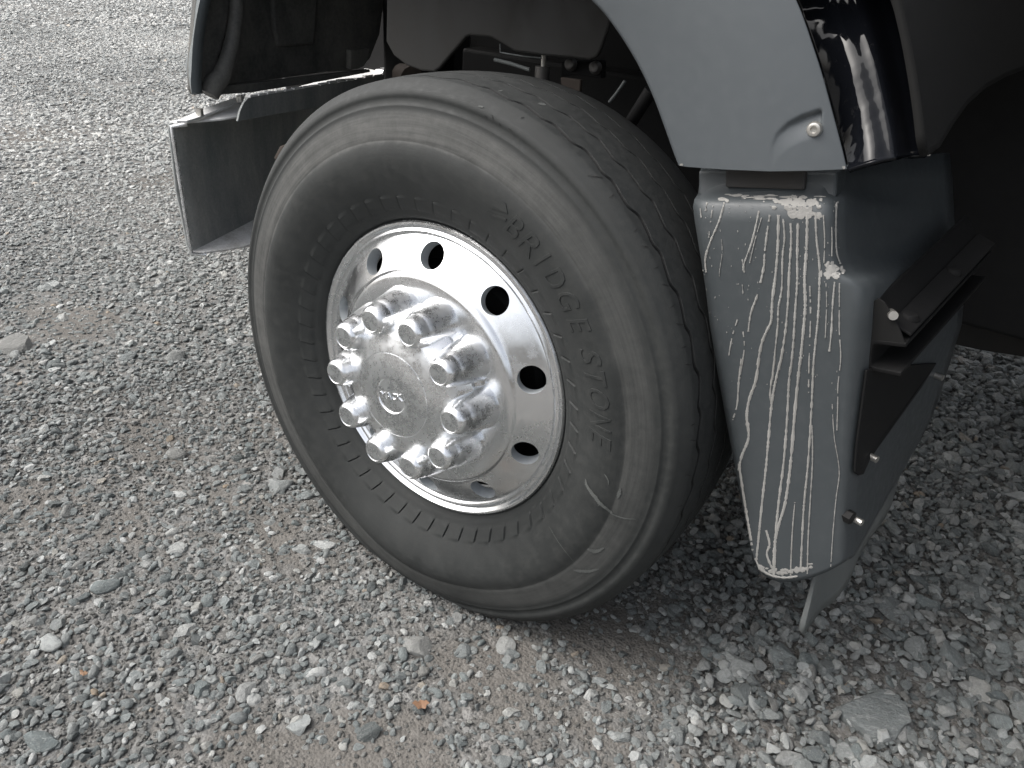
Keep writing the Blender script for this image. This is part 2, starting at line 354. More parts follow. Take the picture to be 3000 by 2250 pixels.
Fg = np.stack([ii, ii+1, ii+nx+1, ii+nx], -1)
gme = bpy.data.meshes.new('ground'); gme.vertices.add(len(Vg)); gme.vertices.foreach_set('co', Vg.ravel())
gme.loops.add(Fg.size); gme.loops.foreach_set('vertex_index', Fg.ravel()); gme.polygons.add(len(Fg))
gme.polygons.foreach_set('loop_start', np.arange(0, Fg.size, 4)); gme.polygons.foreach_set('use_smooth', np.ones(len(Fg), bool))
gme.update(calc_edges=True); gme.validate()
_ma = gme.attributes.new('soil', 'FLOAT', 'POINT'); _ma.data.foreach_set('value', mud_mask(Vg[:, 0], Vg[:, 1]).astype(np.float32))
ground = new_obj('ground', gme, M['ground']); ground['kind'] = 'structure'

# ------------------------------------------------------------------ rocks
def rock_mesh(seed, cuts, sub=3, rough=.05, stretch=(1, .8, .6), smooth=25, depth=(.52, .86), mat=None):
    rs = random.Random(seed); bm = bmesh.new(); bmesh.ops.create_icosphere(bm, subdivisions=sub, radius=1.0)
    planes = []
    for _ in range(cuts):
        n = Vector((rs.gauss(0, 1), rs.gauss(0, 1), rs.gauss(0, 1))).normalized(); planes.append((n, rs.uniform(*depth)))
    off = Vector((rs.uniform(0, 50), rs.uniform(0, 50), rs.uniform(0, 50)))
    for v in bm.verts:
        p = v.co.copy()
        for n, d in planes:
            k = p.dot(n)-d
            if k > 0: p -= n*k*.96
        p += p.normalized()*(mnoise.noise(p*1.7+off)*rough*1.6+mnoise.noise(p*5+off)*rough*.7)
        v.co = Vector((p.x*stretch[0], p.y*stretch[1], p.z*stretch[2]))
    mx = max(max(abs(v.co.x) for v in bm.verts), 1e-3)
    for v in bm.verts: v.co /= mx
    me = bpy.data.meshes.new('stone'); bm.to_mesh(me); bm.free()
    me.polygons.foreach_set('use_smooth', [True]*len(me.polygons)); me.set_sharp_from_angle(angle=R(smooth)); me.materials.append(M[mat or 'stone'])
    return me
ANG = [rock_mesh(100+i, 6+i % 4, 3, .018, (1, .62+.34*((i*7) % 5)/4, .45+.3*((i*3) % 4)/3), 16, (.34, .74)) for i in range(16)]
PEB = [rock_mesh(300+i, 4+i % 4, 3, .09, (1, .7+.25*((i*5) % 4)/3, .5+.25*(i % 3)/2), 60) for i in range(8)]
TINY = [rock_mesh(500+i, 5, 2, .05, (1, .8, .62), 30, (.4, .8), 'grit') for i in range(6)]
ROCKS = ANG+PEB+TINY
protos = []
for i, me in enumerate(ROCKS):
    protos.append(bpy.data.objects.new('stone_source', me))

def wedge_points(n, r0, r1, a0, a1, rs):
    a = np.radians(rs.uniform(a0, a1, n)); r_ = np.sqrt(rs.uniform(r0*r0, r1*r1, n))
    return CAM.x+r_*np.sin(a), CAM.y+r_*np.cos(a)
def in_tyre(x, y, pad=0.0):
    return (x/.15)**2+((y-.115)/.13)**2 < 1
rs = np.random.RandomState(21)
P = []   # x, y, size(half length), kind(0 tiny 1 small 2 medium 3 big), lift
def add_class(n, r0, r1, a0, a1, smin, smax, powr, kind, pfun, lift):
    x, y = wedge_points(n, r0, r1, a0, a1, rs); p = pfun(x, y); k = rs.rand(n) < p; x, y = x[k], y[k]; m = len(x)
    s = smin*(smax/smin)**(rs.rand(m)**powr)
    P.append(np.stack([x, y, s, np.full(m, kind), np.full(m, lift)], -1))
mud = lambda x, y: mud_mask(x, y); co = lambda x, y: coarse_mask(x, y)
# fines
add_class(95000, .35, 2.3, -112, 42, .0020, .0058, 1.3, 0, lambda x, y: (1-.93*mud(x, y))*(1-.45*co(x, y)), .25)
# pea gravel
add_class(34000, .35, 2.3, -112, 42, .0052, .0118, 1.1, 1, lambda x, y: (1-.95*mud(x, y))*(1-.25*co(x, y)), .30)
add_class(95000, 2.3, 4.6, -112, 42, .0052, .0115, 1.3, 1, lambda x, y: (1-.7*mud(x, y))*np.where((y > .5) & (x > -.8), .8, 1.0), .30)
# medium
add_class(6000, .35, 2.4, -112, 42, .009, .018, 1.5, 2, lambda x, y: (1-.85*mud(x, y))*(.55+.45*co(x, y)), .30)
add_class(6500, 2.4, 4.6, -112, 42, .011, .021, 1.6, 2, lambda x, y: 1-.6*mud(x, y), .30)
add_class(95000, 4.6, 11.5, -100, -46, .008, .021, 1.5, 2, lambda x, y: 1-.5*mud(x, y), .30)
add_class(42000, 11.5, 24, -80, -46, .014, .036, 1.3, 2, lambda x, y: x*0+1, .25)
# crushed rock, rear side
add_class(17000, .3, 3.4, -40, 46, .0085, .0215, 1.35, 2, lambda x, y: co(x, y)*(1-.7*mud(x, y)), .42)
add_class(1000, .3, 3.4, -40, 46, .020, .042, 1.8, 3, lambda x, y: co(x, y)*(1-.8*mud(x, y))*np.where(y > .5, 1.0, .55), .40)
# scattered bigger ones on the left
add_class(300, .4, 3.2, -112, -20, .018, .031, 1.9, 3, lambda x, y: (1-.75*mud(x, y))*(1-co(x, y)), .22)
PT = np.concatenate(P); k = ~in_tyre(PT[:, 0], PT[:, 1], .0); PT = PT[k]
# hand-placed ones that stand out in the photograph: px, py, half length, yaw, squash, rock
NOTE = [(1878, 1530, .075, 20, .5, 3), (1950, 1565, .040, 70, .6, 5), (1585, 1420, .050, 40, .55, 8), (1690, 1405, .036, 10, .6, 2), (1990, 1395, .040, 80, .7, 11), (2060, 1410, .046, 100, .5, 6),
        (1930, 1310, .042, 60, .7, 12), (1830, 1600, .036, 30, .7, 1), (1740, 1480, .030, 50, .6, 4), (2120, 1480, .036, 95, .6, 9), (1700, 1700, .03, 10, .7, 7),
        (228, 1265, .030, 60, .62, 20), (86, 1600, .034, 30, .75, 0), (110, 1390, .028, 10, .5, 17), (525, 1490, .030, 100, .45, 5), (395, 1360, .026, 60, .5, 10), (640, 1560, .024, 40, .6, 3), (800, 1575, .026, 70, .6, 13),
        (900, 1390, .030, 80, .5, 2), (1000, 1400, .018, 40, .7, 19), (1090, 1385, .024, 20, .7, 12), (1105, 1405, .018, 10, .7, 6), (745, 1470, .018, 20, .9, 16), (600, 1045, .036, 80, .5, 8), (660, 1065, .026, 70, .6, 1),
        (380, 975, .030, 20, .6, 21), (380, 770, .034, 80, .7, 18), (30, 748, .05, 90, .5, 14), (275, 772, .03, 60, .6, 22), (580, 655, .05, 100, .4, 9), (700, 1175, .026, 40, .6, 0), (1595, 1330, .026, 80, .7, 15)]

def stone_params(x, y, s, kind, lift):
    n = len(x); idx = np.where(kind == 0, 24+rs.randint(0, 6, n), np.where(rs.rand(n) < np.where(coarse_mask(x, y) > .5, .93, .62), rs.randint(0, 16, n), 16+rs.randint(0, 8, n)))
    sq = rs.uniform(.65, 1.05, n); sc = np.stack([s, s*rs.uniform(.8, 1.1, n), s*sq], -1)
    rot = np.stack([rs.normal(0, .28, n), rs.normal(0, .28, n), rs.uniform(0, 2*math.pi, n)], -1)
    big = kind >= 2; tilt = np.where(big & (coarse_mask(x, y) > .5), 1.5, 1.0); rot[:, :2] *= tilt[:, None]
    z = ground_h(x, y)+s*.5*sq*(lift*1.9-.25)-s*.40*mud_mask(x, y)+np.where(coarse_mask(x, y) > .3, rs.uniform(0, .014, n), rs.uniform(0, .003, n))*(kind < 3)
    return idx, sc, rot, z
idx, sc, rot, z = stone_params(PT[:, 0], PT[:, 1], PT[:, 2], PT[:, 3], PT[:, 4])
# the ones that show largest become stones of their own
_c = np.array(CAM); D = np.stack([PT[:, 0]-_c[0], PT[:, 1]-_c[1], z-_c[2]], -1)
dep = D@np.array(_f); pu = (1500+FPX*(D@np.array(_r))/np.maximum(dep, .01)); pv = (1125-FPX*(D@np.array(_u))/np.maximum(dep, .01))
vis = (dep > .1) & (pu > 0) & (pu < 3000) & (pv > 0) & (pv < 2250) & ~((pu > 500) & (pu < 2060) & (pv < 500)) & ~((pu > 740) & (pu < 2050) & (pv < 1250)) & ~((pu > 2050) & (pv < 1000))
app = np.where(vis, PT[:, 2]*FPX/np.maximum(dep, .01), 0)
order = np.argsort(-app); own = order[:300-len(NOTE)]; rest = np.ones(len(PT), bool); rest[own] = False
def own_stone(me, loc, rt, s):
    o = bpy.data.objects.new('stone', me); COL.objects.link(o); o.parent = ground; o.location = loc; o.rotation_euler = rt; o.scale = s
for px, py, s, yaw, sq, ri in NOTE:
    p = on_z(px, py, s*.25); own_stone(ROCKS[ri], (p.x, p.y, float(ground_h(p.x, p.y))+s*.16), (.10, -.08, R(yaw)), (s, s*.95, s*sq*1.1))
for i in own:
    own_stone(ROCKS[idx[i]], (PT[i, 0], PT[i, 1], z[i]), tuple(rot[i]), tuple(sc[i]))
def far_light(x, y):   # pale dust plus brighter open light painted in, growing with distance from camera
    d = np.hypot(x-_c[0], y-_c[1]); return np.clip((d-1.9)/3.6, 0, 1)*.88*np.clip(.85+.8*(vnoise(x, y, .9, 31)-.5), 0, 1)
# everything else: one mass of gravel
rp = np.nonzero(rest)[0]; pm = bpy.data.meshes.new('gravel'); pm.vertices.add(len(rp))
pm.vertices.foreach_set('co', np.stack([PT[rp, 0], PT[rp, 1], z[rp]], -1).ravel().astype(np.float32))
for nm, tp, dat, key in (('rot', 'FLOAT_VECTOR', rot[rp], 'vector'), ('scl', 'FLOAT_VECTOR', sc[rp], 'vector'), ('pick', 'INT', idx[rp], 'value'), ('dust_light', 'FLOAT', far_light(PT[rp, 0], PT[rp, 1]), 'value')):
    at = pm.attributes.new(nm, tp, 'POINT'); at.data.foreach_set(key, np.ascontiguousarray(dat).ravel().astype(np.int32 if tp == 'INT' else np.float32))
gravel = new_obj('gravel', pm, M['stone'], ground); gravel['kind'] = 'stuff'
ng = bpy.data.node_groups.new('scatter_gravel', 'GeometryNodeTree'); ng.interface.new_socket('Geometry', in_out='INPUT', socket_type='NodeSocketGeometry'); ng.interface.new_socket('Geometry', in_out='OUTPUT', socket_type='NodeSocketGeometry')
gi = ng.nodes.new('NodeGroupInput'); go = ng.nodes.new('NodeGroupOutput'); iop = ng.nodes.new('GeometryNodeInstanceOnPoints'); jg = ng.nodes.new('GeometryNodeJoinGeometry')
for p in reversed(protos):
    oi = ng.nodes.new('GeometryNodeObjectInfo'); oi.inputs['Object'].default_value = p; oi.inputs['As Instance'].default_value = True; ng.links.new(oi.outputs['Geometry'], jg.inputs[0])
def attr(nm, tp):
    a = ng.nodes.new('GeometryNodeInputNamedAttribute'); a.data_type = tp; a.inputs['Name'].default_value = nm; return a.outputs['Attribute']
m2p = ng.nodes.new('GeometryNodeMeshToPoints'); ng.links.new(gi.outputs[0], m2p.inputs['Mesh'])
e2r = ng.nodes.new('FunctionNodeEulerToRotation'); ng.links.new(attr('rot', 'FLOAT_VECTOR'), e2r.inputs[0])
ng.links.new(m2p.outputs[0], iop.inputs['Points']); ng.links.new(jg.outputs[0], iop.inputs['Instance']); iop.inputs['Pick Instance'].default_value = True
ng.links.new(attr('pick', 'INT'), iop.inputs['Instance Index']); ng.links.new(e2r.outputs[0], iop.inputs['Rotation']); ng.links.new(attr('scl', 'FLOAT_VECTOR'), iop.inputs['Scale'])
ng.links.new(iop.outputs[0], go.inputs[0])
gm = gravel.modifiers.new('scatter', 'NODES'); gm.node_group = ng

# ------------------------------------------------------------------ truck
truck = empty('truck', (0, 0, 0)); truck['label'] = 'grey heavy truck parked on gravel, its front wheel and fender in close view'; truck['category'] = 'truck'

# ---- wheel (local frame: axle along Y, outside is -Y)
def to_local_wheel(o): o.location = (0, 0, ZC); o.rotation_euler = (CAMBER, 0, 0)
def boolean_cut(me, cutter):
    a = bpy.data.objects.new('tmp_a', me); c = bpy.data.objects.new('tmp_b', cutter); COL.objects.link(a); COL.objects.link(c)
    m = a.modifiers.new('b', 'BOOLEAN'); m.object = c; m.operation = 'DIFFERENCE'; m.solver = 'EXACT'; m.material_mode = 'TRANSFER'
    dg = bpy.context.evaluated_depsgraph_get(); out = bpy.data.meshes.new_from_object(a.evaluated_get(dg))
    bpy.data.objects.remove(a); bpy.data.objects.remove(c); return out
prof = [(.2985, .020), (.2990, .006), (.2978, .000), (.2950, -.003), (.2915, -.0035), (.2885, -.0015), (.2865, .0015), (.2840, .0030), (.2815, .0020), (.2790, .0005), (.2762, .0012), (.2735, .0035), (.2722, .0045),
        (.2700, .0030), (.2640, .0000), (.2424, -.0110), (.2220, -.0205), (.2150, -.0235), (.2136, -.0245), (.2120, -.0275), (.2070, -.0320), (.1990, -.0345), (.1800, -.0360), (.1500, -.0360), (.1000, -.0360),
        (.1000, -.010), (.1800, -.010), (.2050, -.006), (.2424, .016), (.2640, .028), (.2700, .060), (.2650, .120), (.2780, .122), (.2860, .060)]
rim_me = lathe_mesh(prof, 180, True)
NUT0 = R(-20.33); cV = []; cF = []
for i in range(10):
    a = R(-1.5)+i*math.pi/5; ctr = Vector((.2424*math.sin(a), -.011, .2424*math.cos(a))); rad = Vector((math.sin(a), 0, math.cos(a)))
    ax_ = (Vector((0, -1, 0))+rad*.42).normalized(); V, F = tube_geo([ctr-ax_*.06, ctr+ax_*.06], .0258, 40); o_ = len(cV); cV += V; cF += [tuple(x+o_ for x in f) for f in F]
rim_me.materials.append(M['rim']); cut_me = mesh_from(cV, cF); cut_me.materials.append(M['holewall']); rim_me = boolean_cut(rim_me, cut_me)
wheel = new_obj('wheel', rim_me, None, truck, 28); to_local_wheel(wheel); bevel(wheel, .0012, 2, 50)

# tyre
def tyre():
    ncog = 52; angs = []
    for c in range(ncog):
        for o_ in (0, .05, .15, .28, .40, .52, .64, .76, .88, .97): angs.append(2*math.pi*(c+o_)/ncog)
    cogf = [0, 1, .88, .75, .62, .5, .38, .25, .12, .0]; n = len(angs)
    side = [(.292, .012), (.300, .004), (.3035, -.004), (.3080, -.0095), (.3130, -.0125), (.3175, -.0150), (.3195, -.0165), (.3230, -.0185), (.3300, -.0225), (.3390, -.0275), (.3425, -.0295), (.3445, -.0320), (.3490, -.0345), (.3600, -.0400),
            (.3750, -.0460), (.3900, -.0505), (.4050, -.0530), (.4180, -.0530), (.4290, -.0505), (.4370, -.0470), (.4385, -.0462), (.4400, -.0466), (.4500, -.0440), (.4620, -.0420), (.4740, -.0395), (.4840, -.0365), (.4890, -.0342), (.4912, -.0345), (.4930, -.0338), (.4945, -.0322),
            (.4975, -.0304), (.5020, -.0294), (.5050, -.0297), (.5075, -.0305), (.5110, -.0300), (.5150, -.0285), (.5190, -.0250), (.5235, -.0180)]
    yc = .113
    def crown(y): t = (y-yc)/.141; return .5410-.0100*t*t-.010*max(0, abs(t)-.80)*5*max(0, abs(t)-.80)
    rows = []; deep_rows = []
    for r_, y in side:
        row = []
        for j, a in enumerate(angs):
            yy = y
            if .3185 < r_ < .3440:
                lean = .42+.58*cogf[j % 10] if j % 10 else 0.0; w = min(1, (r_-.3185)/.002)*min(1, (.3440-r_)/.0012); yy = y-.0044*lean*w+.0008
            aa = a+((r_-.3190)*.9 if .318 < r_ < .345 else (0 if r_ < .318 else .0225*max(0, 1-(r_-.345)/.02)))
            row.append(Vector((r_*math.sin(aa), yy, r_*math.cos(aa))))
        rows.append(row)
    gro = [.012, .066, .122, .178]; ph = [0, 1.3, 2.6, .7, 2.0]
    def wav(a, k):
        s = math.sin(52*a+ph[k]+.5*math.sin(52*a+ph[k]))+.42*math.sin(26*a+ph[k]*2)+.3*math.sin(17*a+k)
        return .0040*s
    ys = [-.010]
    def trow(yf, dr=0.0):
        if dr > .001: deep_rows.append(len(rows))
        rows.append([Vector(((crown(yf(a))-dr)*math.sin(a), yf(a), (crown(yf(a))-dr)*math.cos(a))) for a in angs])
    trow(lambda a: -.010); trow(lambda a: -.002)
    for k, g in enumerate(gro):
        hw = (.0040, .0034, .0028, .0022)[k]
        for f_, d_ in ((-1, 0), (-.93, .0014), (-.7, .012), (.7, .012), (.93, .0014), (1, 0)):
            trow(lambda a, k=k, g=g, f_=f_, hw=hw: g+wav(a, k)+f_*hw, d_)
        trow(lambda a, g=g: g+.027)
    trow(lambda a: .232); trow(lambda a: .252)
    for r_, y in reversed(side[:]):
        if r_ > .344: rows.append([Vector((r_*math.sin(a), 2*yc-y, r_*math.cos(a))) for a in angs])
    rows.append([Vector((.30*math.sin(a), .230, .30*math.cos(a))) for a in angs])
    for rw in rows:
        for p in rw:
            a = math.atan2(p.x, -p.z); w = math.exp(-(a/.38)**2)*max(0, min(1, (math.hypot(p.x, p.z)-.33)/.08))
            if p.y < .05: p.y -= .013*w*max(0, 1-max(0, math.hypot(p.x, p.z)-.47)/.07)
            if p.z < -ZC+.004: p.z = -ZC+.004+(p.z+ZC-.004)*.35
    V, F = grid_mesh(rows, True)
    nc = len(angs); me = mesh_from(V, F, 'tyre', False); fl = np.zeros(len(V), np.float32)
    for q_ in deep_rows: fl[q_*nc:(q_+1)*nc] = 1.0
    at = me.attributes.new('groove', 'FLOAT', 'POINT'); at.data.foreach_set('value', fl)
    if sum(p.normal.y*p.area for p in list(me.polygons)[:nc*20]) > 0: me.flip_normals()
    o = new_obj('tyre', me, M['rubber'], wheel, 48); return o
tyre_o = tyre()
SIDE = [(.345, -.0325), (.3490, -.0345), (.3600, -.0400), (.3750, -.0460), (.3900, -.0505), (.4050, -.0530), (.4180, -.0530), (.4290, -.0505), (.4370, -.0470)]

# raised lettering on the sidewall
def text_mesh(body, shear=0.0, extrude=.0006, bev=.0003, size=.05, res=3):
    cu = bpy.data.curves.new('t', 'FONT'); cu.body = body; cu.size = size; cu.shear = shear; cu.extrude = extrude; cu.bevel_depth = bev; cu.bevel_resolution = 0; cu.resolution_u = res; cu.align_x = 'CENTER'
    o = bpy.data.objects.new('t', cu); COL.objects.link(o); dg = bpy.context.evaluated_depsgraph_get(); me = bpy.data.meshes.new_from_object(o.evaluated_get(dg)); bpy.data.objects.remove(o); bpy.data.curves.remove(cu)
    bm = bmesh.new(); bm.from_mesh(me); bmesh.ops.triangulate(bm, faces=bm.faces); h = size*.16
    for _ in range(3):      # fine enough to follow the curve of the sidewall
        le = [e for e in bm.edges if e.calc_length() > h]
        if le: bmesh.ops.subdivide_edges(bm, edges=le, cuts=1); bmesh.ops.triangulate(bm, faces=bm.faces)
    bm.to_mesh(me); bm.free(); return me
def letter_strip(items, r0, r1, name):
    V = []; F = []
    for ch, ang, width, kind in items:
        if kind == 'poly':
            polys = ch; vs = []; fs = []
            for pg in polys:
                b0 = len(vs); m = len(pg); vs += [Vector((x, y, -.0014)) for x, y in pg]+[Vector((x, y, .0014)) for x, y in pg]
                fs += [tuple(range(b0+m, b0+2*m))]+[(b0+i, b0+(i+1) % m, b0+(i+1) % m+m, b0+i+m) for i in range(m)]
        else:
            me = text_mesh(ch, .26); vs = [v.co.copy() for v in me.vertices]; fs = [tuple(p.vertices) for p in me.polygons]
        xs = [v.x for v in vs]; ysv = [v.y for v in vs]; x0, x1, y0, y1 = min(xs), max(xs), min(ysv), max(ysv); b0 = len(V)
        for v in vs:
            t = (v.y-y0)/(y1-y0); rr = lerp(r0, r1, t); a = R(ang)+((v.x-(x0+x1)/2)/(x1-x0))*width*1.12/rr
            y = pl(SIDE, rr)-.0003-max(-.001, v.z)*(1.0 if kind == 't' else .6)
            V.append(Vector((rr*math.sin(a), y, rr*math.cos(a))))
        F += [tuple(x+b0 for x in f) for f in fs]
    return new_obj(name, mesh_from(V, F), M['rubber'], wheel)
# arrow-cut initial and the rest of the name
Bp = [[(.0, .62), (.95, .98), (.62, 1.30), (.48, 1.30), (.02, .80)], [(-.12, .34), (1.0, .74), (1.0, .60), (.10, .22)]]
letter_strip([('B', 28.3, .027, 't'), ('R', 33.3, .030, 't'), ('I', 38.2, .012, 't'), ('D', 43.2, .029, 't'), ('G', 49.2, .030, 't'), ('E', 55.0, .025, 't'), ('S', 62.6, .028, 't'), ('T', 67.8, .024, 't'), ('O', 72.6, .030, 't'), ('N', 78.2, .028, 't'), ('E', 82.8, .025, 't')], .3755, .4165, 'sidewall_lettering')
letter_strip([(Bp, 23.2, .034, 'poly')], .3800, .4190, 'sidewall_emblem')

# hub cover, with one boss under every nut cover
def hub_r(r_, y, a):
    k = .5+.5*math.cos(10*(a-NUT0)); k = k**1.5
    if r_ > .150: r_ = r_-.013*(1-k)*min(1, (r_-.150)/.008)
    if .108 < r_ <= .150: y = y-.010*k*(1-abs((r_-.132)/.02)) if abs(r_-.132) < .02 else y
    return r_, y
hub_prof = [(.1690, -.0335), (.1690, -.0390), (.1660, -.0425), (.1590, -.0500), (.1510, -.0610), (.1430, -.0740), (.1350, -.0860), (.1270, -.0945), (.1180, -.0995), (.1060, -.1035), (.0950, -.1070), (.0845, -.1100), (.0832, -.1103), (.0826, -.1090), (.0815, -.1090), (.0809, -.1108), (.0700, -.1138), (.0560, -.1160), (.0400, -.1172),
            (.0350, -.1174), (.0335, -.1165), (.0325, -.1148), (.0305, -.1150), (.0200, -.1158), (.0060, -.1160), (.0005, -.1160)]
hub = new_obj('hub_cover', lathe_mesh(hub_prof, 240, False, hub_r), M['chrome'], wheel, 40)
def ring_strip_text():
    me = text_mesh('MACK', 0, .0010, .0002, .018); V = []
    for v in me.vertices:
        # sits a little below the middle of the emblem, tilted as the wheel stopped
        p = Matrix.Rotation(R(14), 2) @ Vector((v.co.x*1.05, v.co.y-.006))
        V.append(Vector((p.x, -.1163-v.co.z, p.y)))
    F = [tuple(p.vertices) for p in me.polygons]
    return new_obj('emblem_lettering', mesh_from(V, F), M['rim'], wheel)
ring_strip_text()
nut_prof = [(.0470, -.028), (.0430, -.046), (.0385, -.066), (.0345, -.0835), (.0318, -.0940), (.0308, -.0960), (.0305, -.0978), (.0282, -.1070), (.0266, -.1130), (.0254, -.1158), (.0230, -.1188), (.0202, -.1208), (.0190, -.1212), (.0180, -.1205), (.0100, -.1208), (.0003, -.1208)]
nut_me = lathe_mesh(nut_prof, 40)
# lathe spins about the axle, so each cap is the same mesh set on the bolt circle
for i in range(10):
    a = NUT0+i*math.pi/5; o = new_obj('lug_nut_cover', nut_me, M['nut'] if i == 0 else None, wheel, 35 if i == 0 else None)
    o.location = (.1414*math.sin(a), 0, .1414*math.cos(a)); o.rotation_euler = (0, a*1.7, 0)
shield = new_obj('dark_hole_backing', lathe_mesh([(.19, .070), (.266, .070), (.266, .074), (.19, .074)], 64, True), M['matte'], wheel, 35)  # dark ring added behind the rim holes to keep them black
drum = new_obj('brake_drum', lathe_mesh([(.0, .05), (.205, .05), (.215, .06), (.215, .20), (.225, .21), (.225, .24), (.0, .24)], 64), M['black'], wheel, 35)

# ---- fender behind the wheel, with its dimple and screw
YF = .06
archL = [(1120, -150), (1205, -70), (1270, 0), (1302, 35), (1341, 90), (1376, 150), (1406, 215), (1430, 280), (1448, 330), (1458, 354)]
archR = [(1560, -330), (1650, -160), (1720, 0), (1738, 45), (1755, 95), (1776, 160), (1798, 240), (1814, 300), (1824, 340), (1830, 367)]
LL = spline([(*p,) for p in archL], 70); RR = spline([(*p,) for p in archR], 70)
bot = [(0, 354), (.02, 360), (.08, 363), (.3, 369), (.55, 373), (.8, 371), (1, 367)]
rows = []
NR = 150; LF = spline([(*p,) for p in archL], NR); RF = spline([(*p,) for p in archR], NR)
DIM = [(1660, 318), (1669.6, 306.7), (1679, 285.6), (1702, 264.5), (1732, 249), (1771, 235.8), (1790, 230)]
for i in range(NR):
    row = []
    for j in range(130):
        u = j/129; p = lerp(LF[i], RF[i], u); tb = max(0, (i-130)/19)
        p = Vector((p.x, p.y+(pl(bot, u)-lerp(354, 367, u))*tb))
        # outward crown of the panel, lips at the wheel arch and bottom
        bulge = .014*math.sin(math.pi*min(1, u*1.0))**.8
        lip = .010*max(0, 1-u/.035)**2+.008*max(0, (i-NR+3)/2)**2
        below = p.y-pl(DIM, p.x); w = 0.0
        if 1664 < p.x < 1776 and below > 0:
            w = min(1, below/9)*max(0, 1-below/58)**1.3*min(1, (p.x-1664)/70)*min(1, (1776-p.x)/5)
        q = on_y(p.x, p.y, YF-bulge); q.y += lip+.010*w; row.append(q)
    rows.append(row)
V, F = grid_mesh(rows); fender = new_obj('fender', mesh_from(V, F), M['fender'], truck, 60); thicken(fender, .005, 1); fender['label'] = 'matte grey plastic fender panel behind the wheel'
# make the solidify go inwards whatever the winding came out as
def inward(o, y_out=-1):
    me = o.data; s = sum(p.normal.y*p.area for p in me.polygons)
    if s*y_out < 0: me.flip_normals()
    for m in o.modifiers:
        if m.type == 'SOLIDIFY': m.offset = -1
inward(fender)
def hex_screw(name, p, n, rad, mat, parent, socket=True, h=.004):
    n = Vector(n).normalized(); a = n.orthogonal().normalized(); b = n.cross(a); V = []; F = []; seg = 24
    prof_ = [(rad, 0), (rad, h*.4), (rad*.82, h*.9), (rad*.62, h), (rad*.45, h)]+([(rad*.40, h*.25), (.0002, h*.2)] if socket else [(.0002, h*1.05)])
    for r_, z_ in prof_:
        for k in range(seg):
            w = 2*math.pi*k/seg; rr = r_
            V.append(Vector(p)+a*rr*math.cos(w)+b*rr*math.sin(w)+n*z_)
    for i in range(len(prof_)-1):
        for k in range(seg): F.append((i*seg+k, i*seg+(k+1) % seg, (i+1)*seg+(k+1) % seg, (i+1)*seg+k))
    return new_obj(name, mesh_from(V, F), mat, parent, 40)
bvf = BVHTree.FromPolygons(V, F)
hit = bvf.ray_cast(CAM, ray_dir(1760, 279))
hex_screw('screw', hit[0], -Vector((0, 1, 0)), .0098, M['bolt'], truck, True, .006)

V = []; F = []; rc = random.Random(3)
for (cx, cy, sx, sy) in [(1466, 351, 5, 4), (1472, 356, 5, 3), (1484, 360, 3, 2), (1505, 364, 2.4, 1.6), (1560, 367, 2, 1.4), (1640, 371, 2.4, 1.5), (1702, 373, 3, 1.6), (1760, 371, 2, 1.4), (1823, 361, 4, 4), (1827, 352, 2, 4), (1444, 300, 1.2, 2), (1430, 268, 1, 1.6)]:
    c_ = bvf.ray_cast(CAM, ray_dir(cx, cy)); k0 = len(V)
    if c_[0] is None: continue
    ring = [bvf.ray_cast(CAM, ray_dir(cx+sx*rc.uniform(.5, 1.1)*math.cos(q_), cy+sy*rc.uniform(.5, 1.1)*math.sin(q_))) for q_ in [k*math.pi/4 for k in range(8)]]
    if any(h[0] is None for h in ring): continue
    V += [h[0]+Vector((0, -.0006, 0)) for h in ring]; F.append(tuple(range(k0, k0+8)))
ch = new_obj('paint_chip', mesh_from(V, F), M['drip'], truck); ch['kind'] = 'stuff'

# ---- gloss black trim band turning round the corner
tR = [(1800, -330), (1880, -160), (1943, 0), (1960, 60), (1976, 130), (1990, 210), (1999, 275), (2005, 334)]
TR = spline(tR, 70); rows = []
for i in range(70):
    row = []
    for j in range(36):
        u = j/35; p = lerp(RR[i], TR[i], u); tb = i/69
        y = YF+.004-.016*math.sin(math.pi*min(1, u*1.25))**1.0 + .085*max(0, u-.25)**1.6
        ridge = .010*math.exp(-((u-.62)/.10)**2) ; y -= ridge
        y += .16*(1-tb)+.006*math.sin(tb*5+u*3)
        yb = p.y-(8*math.sin(math.pi*u) if i > 66 else 0)
        q = on_y(p.x, yb, y); row.append(q)
    rows.append(row)
V, F = grid_mesh(rows); trim = new_obj('fender_trim', mesh_from(V, F), M['gloss'], truck, 60); thicken(trim, .006); inward(trim); tube('trim_edge', [r_[-1]+Vector((.001, -.002, 0)) for r_ in rows], .0020, M['edge'], truck, 8); trim['label'] = 'gloss black trim band along the rear edge of the grey fender'
# matte inner side of the step well, running inwards from the trim
lowpx = [(1998, 300, .09), (2006, 335, .10), (2030, 318, .15), (2060, 268, .22), (2090, 226, .29), (2130, 190, .37), (2175, 165, .45), (2225, 146, .53), (2330, 110, .65), (2450, 85, .80)]
lowe = [on_y(u, v, y) for u, v, y in lowpx]
te = [on_y(p.x, p.y, YF+.09) for p in reversed(spline(tR, 24))]
rows = [[p+(q-te[0]) for p in lowe] for q in te]
V, F = grid_mesh(rows); well = new_obj('step_well_side', mesh_from(V, F), M['matte'], truck, 40); thicken(well, .01); inward(well)
# ---- fairing under the fender
YB = .062
def fp(u, v, y=YB): return on_y(u, v, y)
